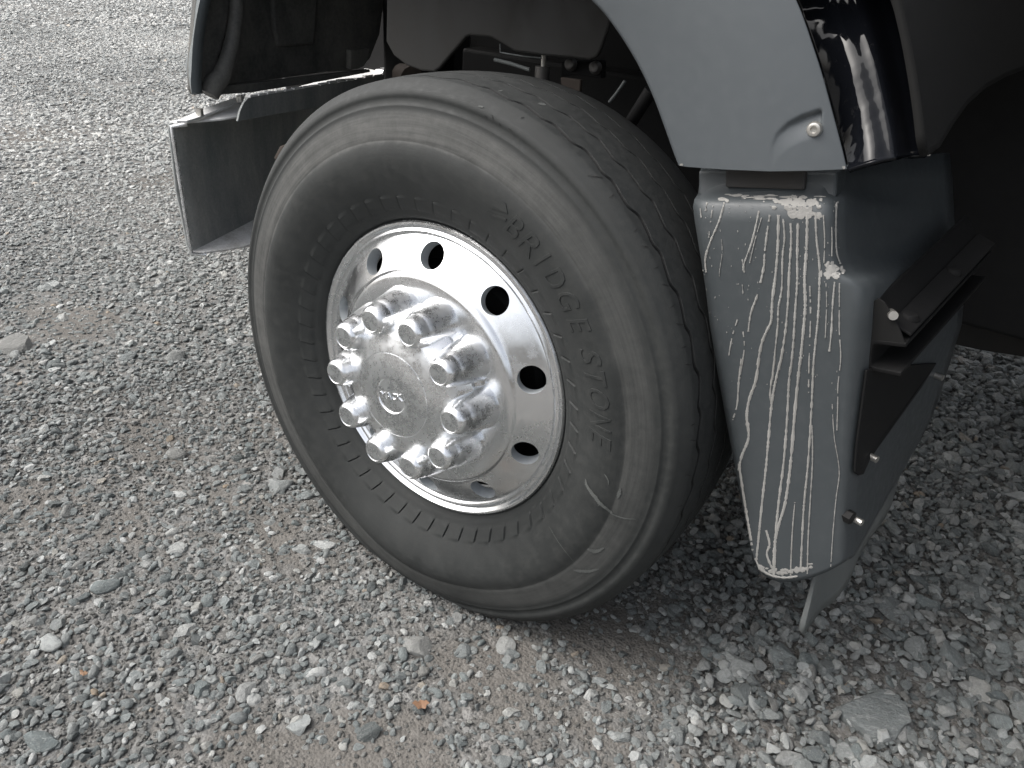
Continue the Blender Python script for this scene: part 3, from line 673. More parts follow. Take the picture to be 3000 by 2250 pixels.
#  image row: v, left u, right(ridge) u, plane offset
FR = [(350, 1516, 1804, .060), (384, 1512, 1806, .045), (418, 1508, 1808, .030), (430, 1500, 1811, .010), (446, 1497, 1813, .000), (480, 1501, 1813, -.003), (540, 1511, 1815, -.003), (570, 1516, 1819, -.003), (590, 1519, 1832, -.003), (604, 1521, 1862, -.003), (622, 1524, 1880, -.003), (700, 1533, 1877, -.003), (800, 1549, 1868, -.003), (900, 1567, 1857, -.003), (1000, 1586, 1848, -.003), (1080, 1601, 1841, -.003)]
Bc = spline([(1620, 1170), (1629, 1208), (1645, 1238), (1668, 1252), (1692, 1257), (1730, 1254), (1775, 1240), (1808, 1224), (1834, 1208)], 25)
NB_ = 25; rows_px = []
for v, l, r_, dy in FR: rows_px.append([(lerp(l, r_, j/(NB_-1)), v, dy) for j in range(NB_)])
last = rows_px[-1]
for t in (.34, .62, .82, .94, 1.0):
    rows_px.append([(lerp(last[j][0], Bc[j].x, t), lerp(last[j][1], Bc[j].y, t), -.003+.004*max(0, t-.8)) for j in range(NB_)])
face_rows = []
for rw in rows_px:
    row = []
    for j, (u, v, dy) in enumerate(rw):
        t = j/(NB_-1); crown = .010*math.sin(math.pi*t)**.7; rnd = .016*max(0, (t-.90)/.10)**2+.012*max(0, (.05-t)/.05)**2
        row.append(fp(u, v, YB+dy-crown+rnd))
    face_rows.append(row)
# rear wall: from the ridge inwards
DEEP = [(350, 2052, 330), (384, 2058, 390), (446, 2062, 470), (570, 2066, 520), (622, 2070, 560), (700, 2085, 610), (800, 2078, 700), (1000, 2032, 850), (1080, 2012, 905), (1208, 1986, 955)]
full = []
for row, rw in zip(face_rows, rows_px):
    rp_ = row[-1]; v = rw[-1][1]; e = on_y(pl([(a, b) for a, b, c in DEEP], v), pl([(a, c) for a, b, c in DEEP], v), .50)
    st = rp_+Vector((.005, .016, 0)); w = [rp_+Vector((.003, .006, 0)), st]+[lerp(st, e, k/10) for k in range(1, 11)]
    lipin = [row[0]+Vector((.002, .05, 0)), row[0]+Vector((.001, .02, 0)), row[0]+Vector((0, .006, 0))]
    full.append(lipin+row+w)
V, F = grid_mesh(full); fairing = new_obj('fairing', mesh_from(V, F), M['fairing'], truck, 55); fairing['label'] = 'grey plastic fairing under the fender, streaked with dried mud'
thicken(fairing, .005); inward(fairing)
bvh = BVHTree.FromPolygons(V, F)
# top ledge with the dark rubber pad the fender rests on
slab('fairing_ledge', [fp(1508, 368, .10), fp(1808, 372, .10), fp(1806, 428, .09), fp(1508, 424, .09)], (0, .05, 0), M['fairing'], truck, .004)
slab('rubber_pad', [fp(1566, 366, .093), fp(1740, 370, .093), fp(1738, 411, .083), fp(1566, 405, .083)], (0, .03, 0), M['flapdark'], truck, .003)

# ---- dried mud streaks on the fairing
def r4(x, y): return ((x/2.5518+1950)/S22, (y/2.5518+500)/S22)
def r5(x, y): return ((x/1.9513+2050)/S22, (y/1.9513+1050)/S22)
DR = [  # (points, half width px of the 3000 px picture, continuity 0..1)
 ([r4(845,330),r4(840,560),r4(825,760),r4(800,960),r4(790,1120),r4(760,1190),r4(720,1290),r4(690,1450),r5(340,0),r5(320,130),r5(285,230),r5(270,330),r5(280,450),r5(240,560),r5(225,640)], 4.2, .97),
 ([r4(880,360),r4(890,500),r4(875,650),r4(870,880),r4(845,1020),r4(840,1150),r4(820,1350),r4(800,1560),r5(430,0),r5(405,180),r5(410,260)], 2.8, .9),
 ([r4(935,390),r4(940,520),r4(925,760),r4(915,1000),r4(890,1250),r4(850,1480),r5(460,20),r5(430,150),r5(410,280),r5(395,450),r5(380,620),r5(360,800),r5(340,1000),r5(325,1150)], 3.6, .95),
 ([r4(990,390),r4(985,640),r4(985,830),r4(970,1050),r4(955,1300),r4(935,1500),r5(520,50),r5(510,150),r5(500,350),r5(480,600),r5(455,800),r5(435,1000),r5(430,1150)], 3.6, .95),
 ([r4(1060,330),r4(1055,560),r4(1040,800),r4(1045,1000),r4(1030,1200),r4(1010,1400),r5(570,50),r5(545,300),r5(520,600),r5(490,820),r5(450,960),r5(430,1060),r5(425,1240)], 4.6, .98),
 ([r4(1120,310),r4(1130,520),r4(1150,700),r4(1150,900),r4(1140,1100),r4(1120,1300),r5(650,50),r5(640,280),r5(620,600),r5(600,800),r5(590,950),r5(578,1200)], 3.4, .95),
 ([r4(1180,330),r4(1190,500),r4(1188,600),r4(1185,690)], 2.2, .75), ([r4(1240,420),r4(1242,520),r4(1240,640)], 2.0, .8),
 ([r4(1275,240),r4(1270,420),r4(1275,600),r4(1305,700)], 2.8, .9), ([r4(1265,830),r4(1250,1000),r4(1240,1200),r4(1225,1350)], 3.0, .9),
 ([r4(1300,840),r4(1300,1000),r4(1300,1200),r4(1310,1400),r4(1290,1600),r5(790,250),r5(785,410)], 2.0, .5), ([r4(1200,840),r4(1205,1000),r4(1195,1250)], 1.6, .5),
 ([r4(780,330),r4(755,500),r4(740,640),r4(735,720),r4(690,920),r4(640,1060),r4(620,1200)], 3.2, .6), ([r4(700,300),r4(650,520),r4(590,690),r4(582,750)], 2.6, .8), ([r4(720,350),r4(670,520),r4(630,690)], 1.6, .55),
 ([r4(440,240),r4(400,380),r4(340,520),r4(300,650),r4(305,760)], 3.0, .8), ([r4(365,220),r4(342,350),r4(325,500)], 2.2, .45), ([r4(310,240),r4(300,300)], 2.4, .9), ([r4(260,280),r4(268,350)], 2.0, .9),
 ([r4(1080,860),r4(1085,1100),r4(1075,1400),r4(1070,1659)], 2.4, .45), ([r5(642,380),r5(645,600),r5(622,1000),r5(616,1230)], 2.2, .7), ([r5(545,820),r5(530,1000),r5(520,1240)], 2.4, .8),
 ([r5(225,600),r5(255,800),r5(285,980),r5(305,1100),r5(325,1190)], 4.0, .9), ([r5(758,260),r5(770,450),r5(798,640),r5(780,800),r5(762,1000),r5(750,1190)], 1.6, .6),
 ([r5(380,980),r5(400,1060),r5(385,1120),r5(415,1200)], 3.6, .95), ([r5(318,1140),r5(345,1195),r5(385,1228),r5(430,1245),r5(490,1252),r5(560,1244)], 3.4, .8),
 ([r4(575,660),r4(590,760)], 2.2, .7), ([r4(540,1110),r4(500,1240),r4(475,1380)], 2.2, .5), ([r4(580,1200),r4(590,1330),r4(555,1560)], 2.0, .5), ([r4(575,850),r4(580,920)], 1.8, .6), ([r4(410,440),r4(425,600),r4(405,760),r4(408,900)], 1.4, .4), ([r5(240,0),r5(225,120),r5(215,260),r5(190,350)], 2.6, .6),
]
rd = random.Random(5); SV = []; SF = []
def stick(u, v, off=.0007):
    h = bvh.ray_cast(CAM, ray_dir(u, v))
    if h[0] is None: return None
    n = h[1] if h[1].dot(CAM-h[0]) > 0 else -h[1]
    return h[0]+n*off
def ribbon(pts, hw, cont):
    L = sum((Vector(b)-Vector(a)).length for a, b in zip(pts, pts[1:])); n = max(6, int(L/2.2)); sp = spline(pts, n); ph = rd.uniform(0, 99); prev = None
    for i, p in enumerate(sp):
        t = (sp[min(i+1, n-1)]-sp[max(i-1, 0)]).normalized(); nn = Vector((-t.y, t.x))
        gap = mnoise.noise(Vector((ph, i*.16, 0)))*.5+.5
        if cont < 1 and gap < (1-cont)*.72: prev = None; continue
        w = 1.1*hw/S22*(.8+.45*mnoise.noise(Vector((i*.33, ph, 0)))+.45*mnoise.noise(Vector((i*.9, ph, 5)))); w = max(.35*hw/S22, w)
        jx = .2*mnoise.noise(Vector((i*.5, ph, 9)))
        a = stick(p.x-nn.x*w+jx, p.y-nn.y*w); c = stick(p.x+jx, p.y, .0014); b = stick(p.x+nn.x*w+jx, p.y+nn.y*w)
        if a is None or b is None or c is None: prev = None; continue
        k = len(SV); SV.extend([a, c, b])
        if prev is not None: SF.extend([(prev, prev+1, k+1, k), (prev+1, prev+2, k+2, k+1)])
        prev = k
def blob(cx, cy, rx, ry, ph, n=22):
    ring = []; c = stick(cx, cy, .0011)
    if c is None: return
    for k in range(n):
        w = 2*math.pi*k/n; q = 1+.45*mnoise.noise(Vector((math.cos(w)*1.6, math.sin(w)*1.6, ph))); ring.append(stick(cx+rx*q*math.cos(w), cy+ry*q*math.sin(w)))
    if any(x is None for x in ring): return
    k0 = len(SV); SV.extend([c]+ring); SF.extend([(k0, k0+1+i, k0+1+(i+1) % n) for i in range(n)])
for a in DR: ribbon(*a)
for k, (x, y, rx, ry) in enumerate([(1000, 250, 46, 26), (900, 235, 50, 16), (1060, 285, 36, 22), (960, 330, 32, 22), (1090, 240, 26, 22), (830, 230, 22, 14), (1010, 330, 34, 20), (420, 215, 26, 9), (1245, 735, 36, 26), (1215, 775, 26, 18), (1275, 780, 24, 20), (1160, 770, 10, 22), (1160, 220, 10, 10), (460, 225, 12, 10), (700, 200, 30, 5), (590, 210, 9, 4), (735, 232, 6, 5), (1285, 240, 5, 7)]):
    u, v = r4(x, y); blob(u, v, rx/2.5518/S22*1.25, ry/2.5518/S22*1.25, k*3.1)
for k in range(46):
    u, v = r4(rd.gauss(1000, 60), rd.uniform(195, 345)); blob(u, v, rd.uniform(3, 8), rd.uniform(3, 7), k*2.3)
for k in range(14):
    u, v = r4(rd.gauss(1240, 34), rd.uniform(690, 800)); blob(u, v, rd.uniform(3, 6), rd.uniform(3, 6), k*2.9)
for k in range(40):
    t = rd.random(); u, v = r5(lerp(340, 640, t), 1235-22*abs(t-.45)*3-rd.uniform(0, 26)); blob(u, v, rd.uniform(2.5, 7), rd.uniform(1.5, 5), k*1.9)
for k in range(16):
    u, v = r4(rd.uniform(380, 1250), rd.uniform(180, 215)); blob(u, v, rd.uniform(6, 16), rd.uniform(1.2, 2.6), k*3.3)
for k in range(150):
    u, v = r4(rd.uniform(200, 1330), rd.uniform(190, 1650)); s = rd.uniform(.5, 1.3); blob(u, v, s*.8, s*rd.uniform(1, 2.2), k*1.7, 7)
dm = new_obj('dried_mud', mesh_from(SV, SF), M['drip'], truck); dm['kind'] = 'stuff'

def tyre_scuff():
    dg = bpy.context.evaluated_depsgraph_get(); bpy.context.view_layer.update(); mw = Matrix.Translation((0, 0, ZC)) @ Matrix.Rotation(CAMBER, 4, 'X')
    me = tyre_o.data; tb = BVHTree.FromPolygons([mw @ v.co for v in me.vertices], [tuple(p.vertices) for p in me.polygons]); V = []; F = []
    z8 = lambda x, y: ((x/2.765+1600)/S22, (y/2.765+1200)/S22)
    def rib(pts, w0, ph):
        sp = spline(pts, 60); prev = None
        for i, p in enumerate(sp):
            t = (sp[min(i+1, 59)]-sp[max(i-1, 0)]).normalized(); nn = Vector((-t.y, t.x)); e = math.sin(math.pi*i/59)**.6
            wa = w0*e*(.6+.9*abs(mnoise.noise(Vector((i*.35, ph, 0))))); wb = w0*e*(.5+1.1*abs(mnoise.noise(Vector((i*.5, ph, 4)))))
            hs_ = [tb.ray_cast(CAM, ray_dir(p.x+nn.x*o, p.y+nn.y*o)) for o in (-wa, wb)]
            if any(h[0] is None for h in hs_) : prev = None; continue
            k = len(V); V.extend([h[0]+(CAM-h[0]).normalized()*.0014 for h in hs_])
            if prev is not None: F.append((prev, prev+1, k+1, k))
            prev = k
    rib([z8(318, 560), z8(330, 620), z8(380, 690), z8(440, 765), z8(500, 812), z8(540, 845)], 5.5, 1); rib([z8(500, 825), z8(560, 858), z8(640, 882), z8(730, 888)], 2.2, 5)
    rib([z8(600, 630), z8(590, 680), z8(575, 720)], 5, 9); rib([z8(470, 520), z8(500, 570), z8(505, 610)], 2, 13); rib([z8(330, 1130), z8(400, 1150), z8(470, 1120)], 6, 17); rib([z8(430, 1290), z8(330, 1310), z8(220, 1300)], 5, 21)
    rib([z8(20, 940), z8(110, 1090), z8(230, 1240)], .7, 25)
    z3 = lambda x, y: ((x/3.6867+1400)/S22, (y/3.6867+20)/S22)
    rib([z3(650, 1042), z3(740, 1060)], 3.5, 31); rib([z3(0, 1072), z3(60, 1082)], 3, 33); rib([z3(215, 910), z3(270, 905)], 1.5, 37)
    sm = new_obj('scuff_mark', mesh_from(V, F), mat_simple('rubbed_rubber', (.062, .066, .063), .85, 0, 300, .4), truck); sm['kind'] = 'stuff'
    V.clear(); F.clear(); z7 = lambda x, y: ((x/2.212+1300)/S22, (y/2.212+500)/S22)
    for k, (a, b) in enumerate([((1070, 175), (1105, 150)), ((1230, 395), (1255, 375)), ((1360, 635), (1395, 620)), ((1465, 890), (1500, 865)), ((1540, 1150), (1575, 1135)), ((1560, 1255), (1610, 1260)), ((1410, 735), (1465, 745)), ((1280, 487), (1330, 495)), ((1500, 990), (1555, 1000)), ((930, 30), (1035, 45))]):
        rib([z7(*a), z7((a[0]+b[0])/2+4, (a[1]+b[1])/2), z7(*b)], 1.3, 41+k*3)
    for k, (a, b) in enumerate([((1165, 250), (1225, 255)), ((1175, 135), (1205, 115)), ((1125, 530), (1175, 537)), ((1065, 790), (1110, 780))]): rib([z8(*a), z8((a[0]+b[0])/2, (a[1]+b[1])/2-3), z8(*b)], 1.3, 90+k*3)
    for k, (a, b) in enumerate([((150, 1160), (165, 1230)), ((230, 1250), (240, 1290)), ((460, 1205), (500, 1185)), ((325, 1310), (365, 1335)), ((70, 1170), (100, 1200))]): rib([z3(*a), z3((a[0]+b[0])/2, (a[1]+b[1])/2), z3(*b)], 1.3, 120+k*3)
    nk = new_obj('tread_nick', mesh_from(V, F), mat_simple('cut_rubber', (.006, .006, .006), .9, 0, 300, .3), truck); nk['kind'] = 'stuff'
tyre_scuff()

# ---- step bracket and fixings on the fairing's rear wall
def r9(x, y): return ((x/2.7644+2500)/S22, (y/2.7644+700)/S22)      # zoom of the bracket
def b9(x, y, d): return on_y(*r9(x, y), d)
def ext9(a, b, k=1.9): return a+(b-a)*k
YN, YM = .082, .36
nUL, nUR, nLR, nLL = b9(140, 835, YN), b9(425, 862, YN), b9(385, 1100, YN), b9(122, 1045, YN)
dirc = (b9(1000, 238, YM)-nUR); dirl = (b9(1000, 400, YM)-b9(430, 1050, YN))
run = (dirc+dirl)/2
secn = spline([nLR, lerp(nLR, nLL, .3), lerp(nLR, nLL, .85), lerp(nLL, nUL, .15), lerp(nLL, nUL, .85), lerp(nUL, nUR, .15), lerp(nUL, nUR, .8), nUR], 26)
rows = [[p+run*t for p in secn] for t in (0, .02, .5, 1.0, 1.24)]
V, F = grid_mesh(rows); br = new_obj('step_bracket', mesh_from(V, F), M['black'], truck, 35); thicken(br, .006, 0); bevel(br, .0012, 2)
trn = [b9(300, 690, YN+.01), b9(462, 792, YN+.01)]; slab('step_tray', [trn[0], trn[1], trn[1]+run*1.24, trn[0]+run*1.24], (0, 0, .004), M['black'], truck, .001)
bk = [b9(205, 492, YN+.015), b9(300, 690, YN+.01)]; slab('bracket_back', [bk[0], bk[1], bk[1]+run*1.24, bk[0]+run*1.24], (-.004, 0, 0), M['black'], truck, .001)
slab('tray_gusset', [b9(x, y, YN) for x, y in ((168, 505), (205, 480), (258, 520), (335, 650), (380, 745), (425, 862), (140, 835))], (0, .004, 0), M['matte'], truck, .001)
trc = lerp(trn[0], trn[1], .55)
for s in (.02, .62): hex_screw('tray_bolt', trc+run*s+Vector((0, .03, .004)), (0, 0, 1), .013, M['black'], truck, False, .010)
plate = [stick(*r5(a, b), .004) or on_y(*r5(a, b), y) for a, b, y in ((930, 60, .10), (872, 500, .10), (862, 640, .10), (882, 660, .10), (912, 652, .105), (952, 560, .12), (1040, 440, .16), (1250, 150, .26), (1330, 20, .32), (1000, 40, .12))]
slab('bracket_plate', plate, (.003, -.001, 0), M['black'], truck, .001)
def wallhit(u, v):
    h = bvh.ray_cast(CAM, ray_dir(u, v)); return h[0] if h[0] is not None else on_y(u, v, .2)
for x, y, l in ((958, 552, .016), (866, 906, .018), (1345, 95, .014)):
    p = wallhit(*r5(x, y)); d = Vector((.94, -.30, .05)).normalized(); tube('bolt', [p-d*.006, p+d*l], .0055, M['bolt'], truck, 14)
p = wallhit(*r5(845, 900)); d = Vector((.94, -.30, .05)).normalized(); tube('bolt_nut', [p-d*.004, p+d*.008], .0105, M['black'], truck, 6, 20)
p = b9(300, 600, YN+.012); tube('bolt', [p, b9(325, 622, YN-.004)], .0062, M['bolt'], truck, 14)
tube('bolt', [b9(808, 98, .42), b9(868, 104, .41)], .0075, M['bolt'], truck, 14)

# ---- rubber flap under the fairing
zb = .25; fpx = [(566, 1550), (585, 1552), (670, 1472), (760, 1370), (850, 1230), (930, 1100), (1015, 945), (1092, 800), (1130, 720)]
fl = spline([on_z(*r5(x, y), zb) for x, y in fpx], 26); rows = []
for i in range(10):
    t = i/9; rows.append([p+Vector((-.020*t+.004*math.sin(j*.7+t*2), .012*t, t*.26+.003*math.sin(j*1.9)*(i == 0))) for j, p in enumerate(fl)])
V, F = grid_mesh(rows); flap = new_obj('mud_flap', mesh_from(V, F), M['flap'], truck, 60); thicken(flap, .008, 0); flap['label'] = 'thin grey rubber flap hanging under the fairing'

# ---- front bumper end, seen from behind
ZT, ZB = .79, .45
tpx = [(372, 268), (400, 256), (440, 240), (485, 222), (530, 205), (600, 192), (700, 175), (850, 150)]
top = [on_z(u, v, ZT) for u, v in tpx]
top[0] = on_x(372, 268, -.95); top[0].z = ZT
dirb = (top[-1]-top[2]).normalized()
nb = 26
skin_top = [top[0]+(lerp(0, 1, k/(nb-1))**1.0)*1.6*Vector((-.34, .94, 0)).normalized() for k in range(nb)]
rows = []
for t, off, dz in ((0, .018, 0), (.0, .006, -.002), (.02, 0, -.012), (.5, -.006, 0), (.97, 0, .012), (1, .006, .002), (1, .018, 0)):
    rows.append([Vector((p.x+off*1.0-.018, p.y-.004*math.sin(math.pi*t), lerp(ZT, ZB, t)+dz)) for p in skin_top])
V, F = grid_mesh(rows); bump = new_obj('bumper', mesh_from(V, F), M['bumper'], truck, 60); thicken(bump, .006, 0); bump['label'] = 'dirty hollow end of the front bumper seen from behind'
# bright cut edge of the bumper end
ed = [Vector((top[0].x+.0, top[0].y-.003, lerp(ZT-.006, ZB+.006, k/10))) for k in range(11)]
tube('bumper_edge', [Vector((ed[0].x+.02, ed[0].y+.03, ZT))]+ed+[Vector((ed[0].x+.02, ed[0].y+.03, ZB))], .0055, M['alu'], truck, 10)
# flanges: narrow at the outer end and widening inwards
dk = Vector((-.34, .94, 0)).normalized(); perp = Vector((.94, .34, 0)).normalized()
def flange(z_, wid, name, mat, th):
    o_ = [top[0]+Vector((-.012, 0, 0))+dk*s for s in (0, .1, .2, .4, .7, 1.1, 1.5)]; w = [perp*pl(wid, s) for s in (0, .1, .2, .4, .7, 1.1, 1.5)]
    for q in o_: q.z = z_
    return slab(name, o_+[a+b for a, b in zip(reversed(o_), reversed(w))], (0, 0, -th), mat, truck, .0015)
flange(ZB+.006, [(0, .02), (.1, .10), (.2, .12), (.4, .12), (1.5, .12)], 'bumper_lower_flange', M['dust_light'], .005)
flange(ZT+.004, [(0, .02), (.1, .085), (.2, .11), (.4, .12), (1.5, .12)], 'bumper_upper_flange', M['bare'], .005)
# angle plate bolted on the upper flange
zt2 = ZT+.010
def bz(u, v, z_=zt2): return on_z(u, v, z_)
slab('bumper_plate', [bz(382, 266), bz(440, 239), bz(505, 216), bz(531, 205), bz(524, 222), bz(430, 258), bz(405, 266)], (0, 0, .006), M['bare'], truck, .001)
for u, v in ((432, 249), (519, 220)):
    p = bz(u, v, zt2+.006); tube('bumper_bolt', [p, p+Vector((0, 0, .016))], .0095, M['bolt'], truck, 6, 20)
# upright lip running inwards from the flange
lp = [(514, 262), (519, 240), (527, 222), (536, 212), (552, 208), (620, 198), (700, 184), (780, 170), (842, 158)]
lb = [(514, 262), (560, 254), (620, 243), (700, 229), (780, 214), (846, 200)]
pA = bz(514, 262); pB = on_z(842, 158, ZT+.012); ln = Vector(((pB-pA).y, -(pB-pA).x, 0)).normalized()
def lip(u, v): return on_plane(u, v, pA, ln)
slab('bumper_lip', [lip(*p) for p in lp]+[lip(*p) for p in reversed(lb[1:])], ln*-.006, M['bumper'], truck, .001)
# bright top edge of that lip: short aluminium pieces, sky reflection in their colour
V = []; F = []
for k in range(16):
    a = pl([(0, 540), (1, 846)], k/16); c = pl([(0, 540), (1, 846)], (k+.86)/16)
    yv = lambda u: 209.5-(u-545)*.172
    h = rd.uniform(2.0, 5.5) if k > 2 else 5
    q = [lip(a, yv(a)), lip(c, yv(c)), lip(c, yv(c)-h*.8), lip(a, yv(a)-h)]
    b0 = len(V); V += [p+ln*.001 for p in q]+[p-ln*.010 for p in q]; F += [tuple(b0+i for i in f) for f in ((0, 1, 2, 3), (7, 6, 5, 4), (0, 4, 5, 1), (1, 5, 6, 2), (2, 6, 7, 3), (3, 7, 4, 0))]
new_obj('bumper_lip_edge', mesh_from(V, F), M['bare'], truck)
tail = [lip(u, v) for u, v in ((826, 158), (829, 151), (846, 147), (852, 156), (846, 160))]
slab('lip_bracket', tail, ln*-.03, M['alu'], truck, .001)

# ---- front end of the hood above the bumper
xh = -.95
rear_edge = [(449, -120), (445, -60), (432, 0), (424, 40), (417, 90), (414, 140), (412, 180), (415, 205)]
sil = [(430, -120), (421, -60), (414, 0), (412, 60), (411, 90), (402, 130), (401, 145), (406, 175), (415, 205)]
ra = spline(rear_edge, 24); rb = spline(sil, 24); rows = []
for i in range(24):
    a = on_x(ra[i].x, ra[i].y, xh); row = []
    b_ = on_x(rb[i].x, rb[i].y, xh-.12)
    for j in range(10):
        t = j/9; p = lerp(a, b_, t); row.append(p)
    rows.append([a+Vector((.0, .03, 0)), a+Vector((.002, .008, 0))]+row+[row[-1]+Vector((-.06, .12, 0)), row[-1]+Vector((-.12, .5, 0))])
V, F = grid_mesh(rows); hoodf = new_obj('hood_front', mesh_from(V, F), M['skin'], truck, 60); thicken(hoodf, .005); inward(hoodf); hoodf['label'] = 'grey painted front corner of the hood above the bumper end'
def hx(pts, x): return [on_x(u, v, x) for u, v in pts]
slab('hood_liner', hx([(430, -60), (500, -60), (498, 10), (488, 70), (478, 110), (465, 150), (452, 185), (414, 192), (413, 150), (418, 80)], -1.0), (-.02, 0, 0), M['liner'], truck, .004)
slab('hood_liner', hx([(490, -70), (850, -70), (828, 30), (822, 75), (800, 130), (760, 155), (700, 158), (560, 178), (470, 190), (480, 120)], -1.06), (-.03, 0, 0), M['liner'], truck, .01)
slab('hood_liner', hx([(585, -50), (690, -50), (684, 60), (680, 96), (600, 102), (592, 60)], -1.045), (-.03, 0, 0), M['liner'], truck, .008)
slab('hood_lower_panel', hx([(412, 190), (470, 186), (560, 178), (800, 150), (800, 156), (700, 175), (600, 191), (545, 200), (500, 203), (455, 206), (440, 202), (420, 206)], -1.02), (-.02, 0, 0), M['liner'], truck, .003)
slab('hood_lower_panel', hx([(757, 108), (800, 104), (797, 122), (793, 134), (786, 144), (772, 150), (757, 150)], -1.0), (-.02, 0, 0), M['liner'], truck, .004)
tube('hood_seal', hx([(513, -50), (512, 0), (510, 40), (503, 85), (492, 130), (478, 165), (462, 182), (452, 205)], -.975), [.017, .018, .018, .019, .021, .024, .026, .024], M['liner'], truck, 14)

# ---- splash shield, suspension and chassis in the wheel well
sh = [(700, -120), (830, -30), (832, 60), (838, 130), (868, 148), (905, 164), (940, 178), (960, 195), (990, 207), (1018, 210), (1034, 199), (1075, 150), (1108, 108), (1122, 104), (1180, 109), (1206, 122), (1254, 150), (1330, 162), (1420, 168), (1474, 173), (1494, 166), (1506, 146), (1532, 75), (1545, -40), (1500, -200)]
sh = [((x-1100)*.0, 0) for x, y in []] or [(830+(x-830)*.0, y) for x, y in []] or None
shp = [(60, -200), (80, 0), (75, 300), (130, 400), (220, 470), (330, 510), (420, 518), (460, 490), (560, 370), (650, 265), (680, 255), (830, 268), (890, 300), (1000, 370), (1200, 400), (1400, 415), (1540, 432), (1590, 412), (1620, 360), (1680, 190), (1720, -50), (1700, -400)]
shp = [((x/2.4578+1100)/S22, (y/2.4578)/S22) for x, y in shp]
slab('splash_shield', [on_y(u, v, .42) for u, v in shp], (0, .012, 0), M['shield'], truck, .004)

def chr_px(x, y, yy): return on_y((x/3.6867+1400)/S22, (y/3.6867+20)/S22, yy)
slab('spring_bracket', [chr_px(x, y, .50) for x, y in ((900, 590), (1330, 570), (1340, 600), (1335, 775), (1050, 740), (900, 760))], (0, .02, 0), M['black'], truck, .003)
for x, y in ((1015, 625), (1280, 660)):
    hex_screw('spring_bolt', chr_px(x, y, .495), (0, -1, .2), .013, M['steel'], truck, False, .014)
tube('damper_rod', [chr_px(712, 520, .47), chr_px(706, 660, .47)], .0055, M['bolt'], truck)
tube('damper', [chr_px(700, 640, .47), chr_px(690, 900, .47)], .016, M['steel'], truck)
tube('brake_hose', [chr_px(180, 570, .46), chr_px(360, 615, .46), chr_px(560, 680, .46)], .004, M['flap'], truck)
tube('cable', [chr_px(240, 400, .44), chr_px(242, 490, .44), chr_px(300, 503, .44), chr_px(500, 535, .44), chr_px(690, 553, .44)], .0016, M['flap'], truck)
tube('brake_hose', [chr_px(1590, 800, .40), chr_px(1500, 930, .40), chr_px(1420, 1030, .40)], .0030, M['flap'], truck)
tube('steering_rod', [chr_px(1870, 900, .30), chr_px(1760, 1080, .30), chr_px(1600, 1330, .34)], .012, M['black'], truck)
slab('spring_plate', [chr_px(x, y, .44) for x, y in ((890, 760), (1110, 790), (1100, 920), (900, 880))], (0, .01, 0), M['rust'], truck, .002)
# tow hook and bracket behind the tyre
tube('tow_hook', [on_x(680, 318, -.75), on_x(640, 315, -.76), on_x(612, 325, -.77), on_x(603, 345, -.78)], .013, M['rust'], truck)
tube('horn', [on_x(868, 160, -.8), on_x(890, 170, -.72)], [.030, .034], M['rust'], truck)
box('frame_rail', (1.95, .98, .80), (5.3, .09, .30), M['black'], truck, .01)
box('frame_rail', (1.95, 1.86, .80), (5.3, .09, .30), M['black'], truck, .01)
box('engine', (-.15, 1.42, .98), (1.3, .72, .85), M['black'], truck, .06)
box('radiator', (-.98, 1.42, 1.05), (.12, .95, 1.0), M['black'], truck, .02)
box('sky_gap_blocker', (-.90, 1.18, .98), (1.8, .02, 1.0), M['black'], truck, .004)  # added black sheet, stops bright sky showing past the splash shield
box('under_cab_blocker', (1.62, 1.0, .93), (2.2, .22, .76), M['black'], truck, .01)  # added black box, blocks light and the view under the cab
tube('front_axle', [(0, .3, .47), (0, .6, .43), (0, .95, .38), (0, 1.9, .38), (0, 2.5, .45)], .055, M['black'], truck, 12)
tube('leaf_spring', [(-.75, .98, .58), (-.3, .98, .50), (.1, .98, .48), (.5, .98, .52), (.9, .98, .62)], .045, M['black'], truck, 8)
far_w = new_obj('far_wheel', lathe_mesh([(.05, 2.55), (.30, 2.55), (.31, 2.5), (.50, 2.48), (.53, 2.52), (.53, 2.78), (.50, 2.82), (.30, 2.80), (.05, 2.78)], 64), M['rubber'], truck, 40); far_w.location = (0, 0, ZC)
# dark mud flap hanging deep under the cab
fq = [on_y(2050, 742, 1.55), on_y(2120, 757, 1.55), on_y(2215, 772, 1.55), on_y(2400, 805, 1.55)]
fq = [Vector((p.x, p.y, p.z)) for p in fq]
slab('inner_mud_flap', fq+[fq[-1]+Vector((0, 0, .75)), fq[0]+Vector((-.04, 0, .75))], (0, .012, 0), M['flapdark'], truck, .003)

# ---- the body above (mostly outside the picture, it shades the wheel well)
def body():
    # hood side and top as one pressed shell over the wheels
    prof_ = [(.085, 1.26), (.080, 1.34), (.10, 1.50), (.18, 1.66), (.42, 1.78), (1.0, 1.86), (1.42, 1.87), (1.84, 1.86), (2.42, 1.78), (2.66, 1.66), (2.74, 1.50), (2.77, 1.34), (2.76, 1.26)]
    rows = []
    for x, sc_ in ((-1.30, .80), (-1.22, .90), (-1.05, .96), (-.6, 1.0), (.0, 1.02), (.3, 1.04), (.50, 1.05)):
        rows.append([Vector((x, 1.42+(y-1.42)*(1-.16*max(0, min(1, (-x-.25)/.5))), 1.16+(z_-1.16)*sc_)) for y, z_ in prof_])
    V, F = grid_mesh(rows); o = new_obj('hood', mesh_from(V, F), M['fender'], truck, 50); thicken(o, .006); return o
body()
cab_sec = [(.74, 1.34), (.74, 1.80), (1.05, 2.05), (1.40, 2.85), (1.75, 3.0), (3.2, 3.0), (3.2, 1.34)]
slab('cab', [Vector((x, .14, z_)) for x, z_ in cab_sec], (0, 2.56, 0), M['fender'], truck, .05)
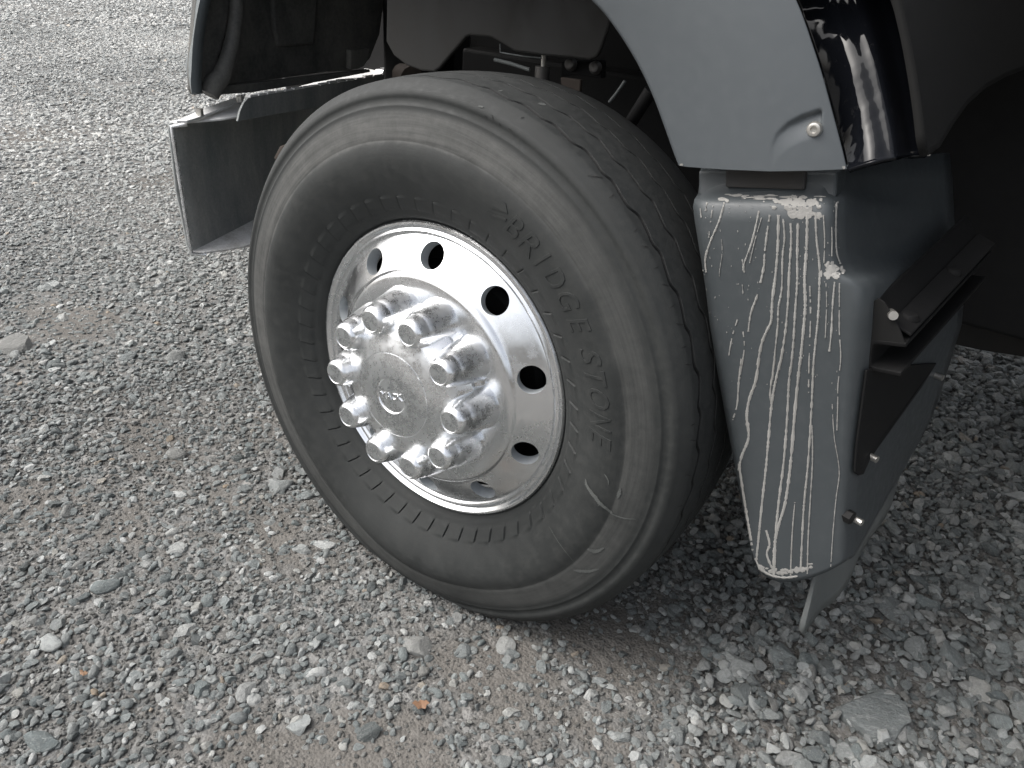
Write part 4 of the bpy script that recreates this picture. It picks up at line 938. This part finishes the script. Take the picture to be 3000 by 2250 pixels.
slab('cab_window', [Vector((x, .136, z_)) for x, z_ in [(1.42, 2.0), (1.62, 2.65), (2.35, 2.65), (2.35, 2.0)]], (0, -.004, 0), M['gloss'], truck, .002)
slab('cab_floor', [Vector((x, y, 1.28)) for x, y in ((.95, .20), (3.1, .20), (3.1, 2.6), (.95, 2.6))], (0, 0, .05), M['black'], truck)
box('fuel_tank', (2.25, .50, .66), (1.75, .62, .62), M['alu'], truck, .12)  # out of view, placed here to shade the gravel at right


# ------------------------------------------------------------------ small loose things on the gravel
def leaf(px, py, s, yaw, col, label):
    p = on_z(px, py, .004); rs_ = random.Random(int(px)); V = []; F = []; n = 9
    out = [(-1, 0), (-.7, .42), (-.35, .3), (-.1, .62), (.35, .45), (.5, .6), (.9, .1), (.55, -.1), (.5, -.5), (.1, -.38), (-.3, -.55), (-.6, -.25)]
    V = [Vector((x*s, y*s, .006+.35*s*(x*x-.3*y)+rs_.uniform(-.001, .001))) for x, y in out]+[Vector((0, 0, .008))]
    F = [(i, (i+1) % len(out), len(out)) for i in range(len(out))]
    o = new_obj('dead_leaf', mesh_from(V, F), mat_simple('dead_leaf_%d' % int(px), col, .7, 0, 120, .3)); thicken(o, .0008, 0)
    o.location = (p.x, p.y, float(ground_h(p.x, p.y))+.010); o.rotation_euler = (.15, .1, R(yaw)); o['label'] = label; o['category'] = 'leaf'
leaf(909, 1527, .017, 40, (.19, .105, .06), 'orange brown dead leaf lying on gravel below the front tyre')
leaf(185, 1466, .009, 10, (.20, .12, .07), 'tiny orange leaf scrap on the gravel at lower left')

# ------------------------------------------------------------------ trees round the yard, only met in reflections
def woodland():
    rs_ = np.random.RandomState(4); V = []; F = []
    for k in range(150):
        a = R(rs_.uniform(95, 245)); d = rs_.uniform(26, 40); h = rs_.uniform(2.5, 5.5); cx, cy = d*math.sin(a), d*math.cos(a)
        for _ in range(70):
            z_ = h*rs_.rand()**.7; w = 1.9*(1-.55*z_/h); p = Vector((cx+rs_.normal(0, w*.6), cy+rs_.normal(0, w*.6), z_)); s = rs_.uniform(.25, .6)
            n = Vector(rs_.normal(0, 1, 3)).normalized(); t = n.orthogonal().normalized(); b_ = n.cross(t); k0 = len(V)
            V += [p+t*s, p+b_*s*.7, p-t*s, p-b_*s*.7]; F.append((k0, k0+1, k0+2, k0+3))
    b = NB('autumn_foliage'); n = b.noise(.25, 4, .6)
    b.set('Base Color', b.ramp(n, [(.3, (.05, .055, .025)), (.5, (.11, .085, .03)), (.62, (.16, .085, .03)), (.75, (.07, .06, .035))])).set('Roughness', .9)
    o = new_obj('woodland', mesh_from(V, F, 'w', False), b.m); o['kind'] = 'stuff'; o['label'] = 'line of autumn trees round the yard'
woodland()
